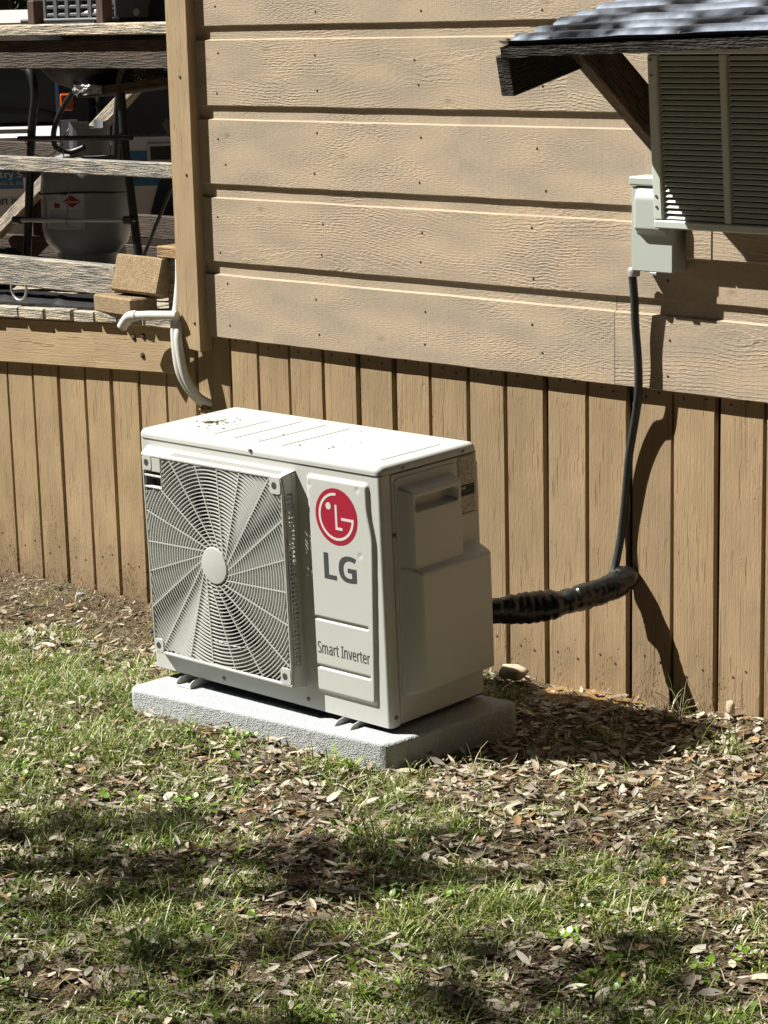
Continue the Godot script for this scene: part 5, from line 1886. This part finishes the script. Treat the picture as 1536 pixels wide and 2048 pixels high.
	wl.grid(P, 2, 3)
	xs = []
	cs = []
	for k in 1500:
		var x := r.randf_range(-6.5, -1.9)
		var z := r.randf_range(0.6, 2.7)
		if not in_view(x, z) or on_pad(x, z, 0.03): continue
		if fine.get_noise_2d(x * 0.5 + 70.0, z * 0.5) < 0.12: continue
		if x > -3.95 and z < 1.1: continue
		var cc := Color(0.20, 0.31, 0.05) * r.randf_range(0.7, 1.6)
		for q in r.randi_range(4, 9):
			var s := r.randf_range(0.010, 0.021)
			var px := x + r.randfn(0, 0.014)
			var pz := z + r.randfn(0, 0.014)
			var b := Basis(Vector3.UP, r.randf() * TAU) * Basis(Vector3.RIGHT, r.randf_range(-0.1, 0.7)) * Basis.from_scale(Vector3(s * 0.8, s, s))
			xs.append(Transform3D(b, Vector3(px, ground_y(px, pz) + r.randf_range(0.008, 0.024), pz)))
			cs.append(cc * r.randf_range(0.85, 1.15))
	mm("clover_weeds", wl.mesh(), gm, xs, cs, "small bright round-leaved weeds among the grass", "weeds")
	# ---- clods and crumbs of soil
	var cl := Geo.new()
	cl.box(Vector3.ZERO, Vector3(1.0, 0.7, 0.9), 0.28)
	xs = []
	cs = []
	for k in 9000:
		var x := r.randf_range(-6.6, -2.2)
		var z := r.randf_range(0.0, 2.6)
		var bare := (1.0 - ss(-4.9, -4.5, x)) * (1.0 - ss(0.45, 0.7, z)) + 0.55 * ss(-3.4, -3.1, x) * (1.0 - ss(0.1, 0.3, z))
		if r.randf() > 0.09 + bare or on_pad(x, z, 0.01): continue
		var s := 0.0025 + 0.010 * pow(r.randf(), 4.0)
		xs.append(Transform3D(Basis.from_euler(Vector3(r.randf() * 6, r.randf() * 6, r.randf() * 6)) * Basis.from_scale(Vector3.ONE * s), Vector3(x, ground_y(x, z) + s * 0.2, z)))
		cs.append(Color(0.30, 0.21, 0.14).lerp(Color(0.42, 0.34, 0.26), r.randf()) * r.randf_range(0.5, 1.1))
	mm("soil_clods", cl.mesh(), mat("clod", Color(1, 1, 1), 0.95), xs, cs, "crumbly brown soil clods along the foot of the wall", "soil")
	# ---- sawdust heap by the wall
	var sd := Geo.new()
	P = []
	var sn := nz(12, 22.0, 3)
	for j in 15:
		for i in 33:
			var x := -3.83 + 0.42 * i / 32.0
			var z := 0.13 - 0.155 * j / 14.0
			var e := 1.0 - pow(2.0 * (i / 32.0 - 0.5), 2.0)
			e *= 1.0 - pow((z - 0.0) / 0.14, 2.0)
			P.append(Vector3(x, ground_y(x, z) - 0.006 + 0.016 * maxf(e, 0.0) + 0.006 * sn.get_noise_2d(x, z) * maxf(e, 0), z))
	sd.grid(P, 32, 14)
	var sm := mat("sawdust", lin(0.62, 0.44, 0.22), 0.95)
	sm.uv1_triplanar = true
	tex(sm, grit(45, 192, 0.04, 0.3, 0.3, 0.4, 0.6, Color(0.6, 0.5, 0.4), Color(1, 0.95, 0.85)), 5.0, 5.0, 0.6, true)
	single(sd, "sawdust_pile", sm, "low heap of yellow sawdust against the foot of the skirting", "sawdust")
	# ---- stones
	var stone := func(sz: Vector3, s: int) -> Geo:
		var q := Geo.new()
		var no := nz(s, 0.9, 2)
		var pts: Array = []
		for j in 9:
			var th := PI * j / 8.0
			for i in 15:
				var ph := TAU * (i % 14) / 14.0
				var d := Vector3(sin(th) * cos(ph), cos(th), -sin(th) * sin(ph))
				var bx := 1.0 / maxf(absf(d.x), maxf(absf(d.y), absf(d.z)))
				var rad := lerpf(1.0, minf(bx, 1.35), 0.6) * (1.0 + 0.22 * no.get_noise_3dv(d))
				pts.append(d * rad * sz)
		pts.reverse()
		q.grid(pts, 14, 8)
		return q
	var st: Geo = stone.call(Vector3(0.040, 0.017, 0.030), 5)
	single(st, "flat_stone", M.rock, "pale flat stone on the leaves behind the outdoor unit", "stone", Vector3(-3.862, 0.088, 0.055))
	st = stone.call(Vector3(0.011, 0.017, 0.010), 15)
	single(st, "pebble", M.rock, "small upright tan pebble at the foot of the skirting on the right", "stone", Vector3(-3.185, 0.113, 0.012))
	st = stone.call(Vector3(0.014, 0.007, 0.011), 25)
	single(st, "grey_stone", M.tank, "small pale grey stone in the dirt near the left skirting", "stone", Vector3(-5.66, 0.02, 0.10))
	# ---- a bright young plant against the slab
	var sp := thing("grass_seedling", "bright yellow-green tuft of young grass against the front of the slab", "plant", Transform3D(Basis(), Vector3(-3.735, ground_y(-3.735, 0.80), 0.815)))
	for k in 16:
		var q := Geo.new()
		q.tint = Color(0.42, 0.56, 0.09) * r.randf_range(0.8, 1.2)
		var l := r.randf_range(0.035, 0.085)
		var b := Basis(Vector3.UP, r.randf() * TAU) * Basis(Vector3.RIGHT, r.randf_range(0.0, 0.7)) * Basis.from_scale(Vector3(r.randf_range(0.005, 0.009), l, l * r.randf_range(0.4, 1.0)))
		q.xf = Transform3D(b, Vector3(r.randfn(0, 0.014), 0, absf(r.randfn(0, 0.010))))
		P = []
		for j in 5:
			var f := j / 4.0
			var w: float = [0.7, 1.0, 0.9, 0.6, 0.04][j]
			for s in [-0.5, 0.0, 0.5]: P.append(Vector3(s * w, f - 0.2 * f * f * f, 0.5 * f * f + (0.0 if s == 0.0 else 0.02)))
		q.grid(P, 2, 4)
		part(q, "blade", gm, sp)
	# ---- taller dry tufts at the wall
	var tufts := [[-3.325, 0.05, 26, 0.11, "dry thin grass tuft at the skirting below the conduit shadow"], [-3.44, 0.08, 10, 0.09, "sparse bent grass stalks beside the sawdust heap"], [-5.585, 0.19, 16, 0.10, "thin upright grass tuft in the bare dirt on the left"], [-3.46, 0.42, 26, 0.11, "dark long grass tuft in the shade right of the slab"], [-3.42, 0.70, 14, 0.10, "loose grass tuft at the right front corner of the slab"]]
	for tq in tufts:
		var tn := thing("grass_tuft", tq[4], "plant", Transform3D(Basis(), Vector3(tq[0], ground_y(tq[0], tq[1]) - 0.003, tq[1])), "single grass tufts")
		for k in tq[2]:
			var q := Geo.new()
			q.tint = Color(0.50, 0.43, 0.27) if r.randf() < (0.95 if tq[1] < 0.1 else 0.5) else Color(0.12, 0.18, 0.05)
			var l: float = tq[3] * r.randf_range(0.5, 1.3)
			var b := Basis(Vector3.UP, r.randf() * TAU) * Basis(Vector3.RIGHT, r.randf_range(0.0, 0.55)) * Basis.from_scale(Vector3(0.0012, l, l * r.randf_range(0.2, 0.8)))
			q.xf = Transform3D(b, Vector3(r.randfn(0, 0.018), 0, r.randfn(0, 0.012)))
			q.grid(P, 2, 4)
			part(q, "blade", gm, tn)
	# ---- twigs
	var tw := Geo.new()
	for k in 60:
		var x := r.randf_range(-6.2, -2.3)
		var z := r.randf_range(0.05, 2.4)
		if on_pad(x, z, 0.06): continue
		var a := r.randf() * TAU
		var l := r.randf_range(0.04, 0.16)
		var y := ground_y(x, z) + 0.008
		tw.tint = Color(1, 1, 1) * r.randf_range(0.5, 1.6)
		tw.tube([Vector3(x, y, z), Vector3(x + cos(a) * l * 0.5, y + 0.008, z + sin(a) * l * 0.5 + 0.006), Vector3(x + cos(a) * l, y - 0.002, z + sin(a) * l)], [0.0022, 0.0018, 0.001], 6)
	stuff(part(tw, "twigs", M.gray_wood, self, "thin dry twigs scattered over the yard"), "", "twigs")

# ------------------------------------------------------------------ oak beside the camera that throws the dapple
func shade_tree() -> void:
	var t := thing("oak_tree", "leafy oak tree left of the yard that throws dappled shade on the grass", "tree", Transform3D(Basis(), Vector3(-9.6, 0, 6.8)))
	var g := Geo.new()
	g.tube(smooth_path([Vector3(0, -0.2, 0), Vector3(0.05, 1.2, 0), Vector3(0.2, 2.6, -0.1), Vector3(0.5, 4.0, -0.5), Vector3(0.9, 5.4, -0.9)], 24), [0.26, 0.25, 0.24, 0.23, 0.22, 0.215, 0.21, 0.205, 0.2, 0.195, 0.19, 0.185, 0.18, 0.175, 0.17, 0.16, 0.15, 0.14, 0.13, 0.12, 0.11, 0.1, 0.09, 0.08, 0.06], 12)
	part(g, "trunk", M.dark_wood, t)
	var r := RandomNumberGenerator.new()
	r.seed = 77
	var sun := Vector3(-1.47, 2.03, 1.0)
	var leafm := mat("oak_leaf", lin(0.07, 0.10, 0.03), 0.6)
	leafm.cull_mode = BaseMaterial3D.CULL_DISABLED
	leafm.backlight_enabled = true
	leafm.backlight = Color(0.3, 0.4, 0.1)
	# clumps: each hangs on a limb; sizes in metres
	var clumps: Array = []
	for k in 48:
		var gx := r.randf_range(-4.0, -1.8)
		var gz := r.randf_range(1.15, 2.9)
		if gz < 1.35 and gx < -3.4: continue
		var h := r.randf_range(3.9, 5.4)
		clumps.append([Vector3(gx, 0.05, gz) + sun * (h / 2.0), r.randf_range(0.06, 0.18)])
	for k in 10:
		var gx := -3.3 + 0.075 * k
		clumps.append([Vector3(gx, 1.82, r.randf_range(0.12, 0.62)) + sun * (r.randf_range(2.6, 3.4) / 2.0), r.randf_range(0.07, 0.12)])
	for k in 14: clumps.append([Vector3(r.randf_range(-10.5, -8.0), r.randf_range(4.2, 7.0), r.randf_range(4.6, 7.6)), r.randf_range(0.5, 0.8)])
	g = Geo.new()
	var l := Geo.new()
	for c in clumps:
		var cc: Vector3 = c[0] - t.position
		var start := Vector3(0.6, 4.2, -0.55)
		var mid := start.lerp(cc, 0.55) + Vector3(r.randf_range(-0.2, 0.2), 0.25, r.randf_range(-0.2, 0.2))
		l.tube(smooth_path([start, mid, cc], 8), [0.03, 0.026, 0.022, 0.018, 0.014, 0.011, 0.008, 0.006, 0.004], 6)
		var q: float = c[1]
		for i in int(230.0 * q + 26.0):
			var d := Vector3(r.randfn(0, 0.5), r.randfn(0, 0.38), r.randfn(0, 0.5)) * q
			var s := r.randf_range(0.025, 0.05)
			g.xf = Transform3D(Basis.from_euler(Vector3(r.randf() * TAU, r.randf() * TAU, r.randf() * TAU)), cc + d)
			g.tint = Color(1, 1, 1) * r.randf_range(0.6, 1.4)
			g.face([Vector3(-s, 0, 0), Vector3(0, -s * 0.45, 0), Vector3(s, 0, 0), Vector3(0, s * 0.45, 0)], Vector3(0, 0, 1))
	part(l, "limbs", M.dark_wood, t)
	stuff(part(g, "foliage", leafm, t))
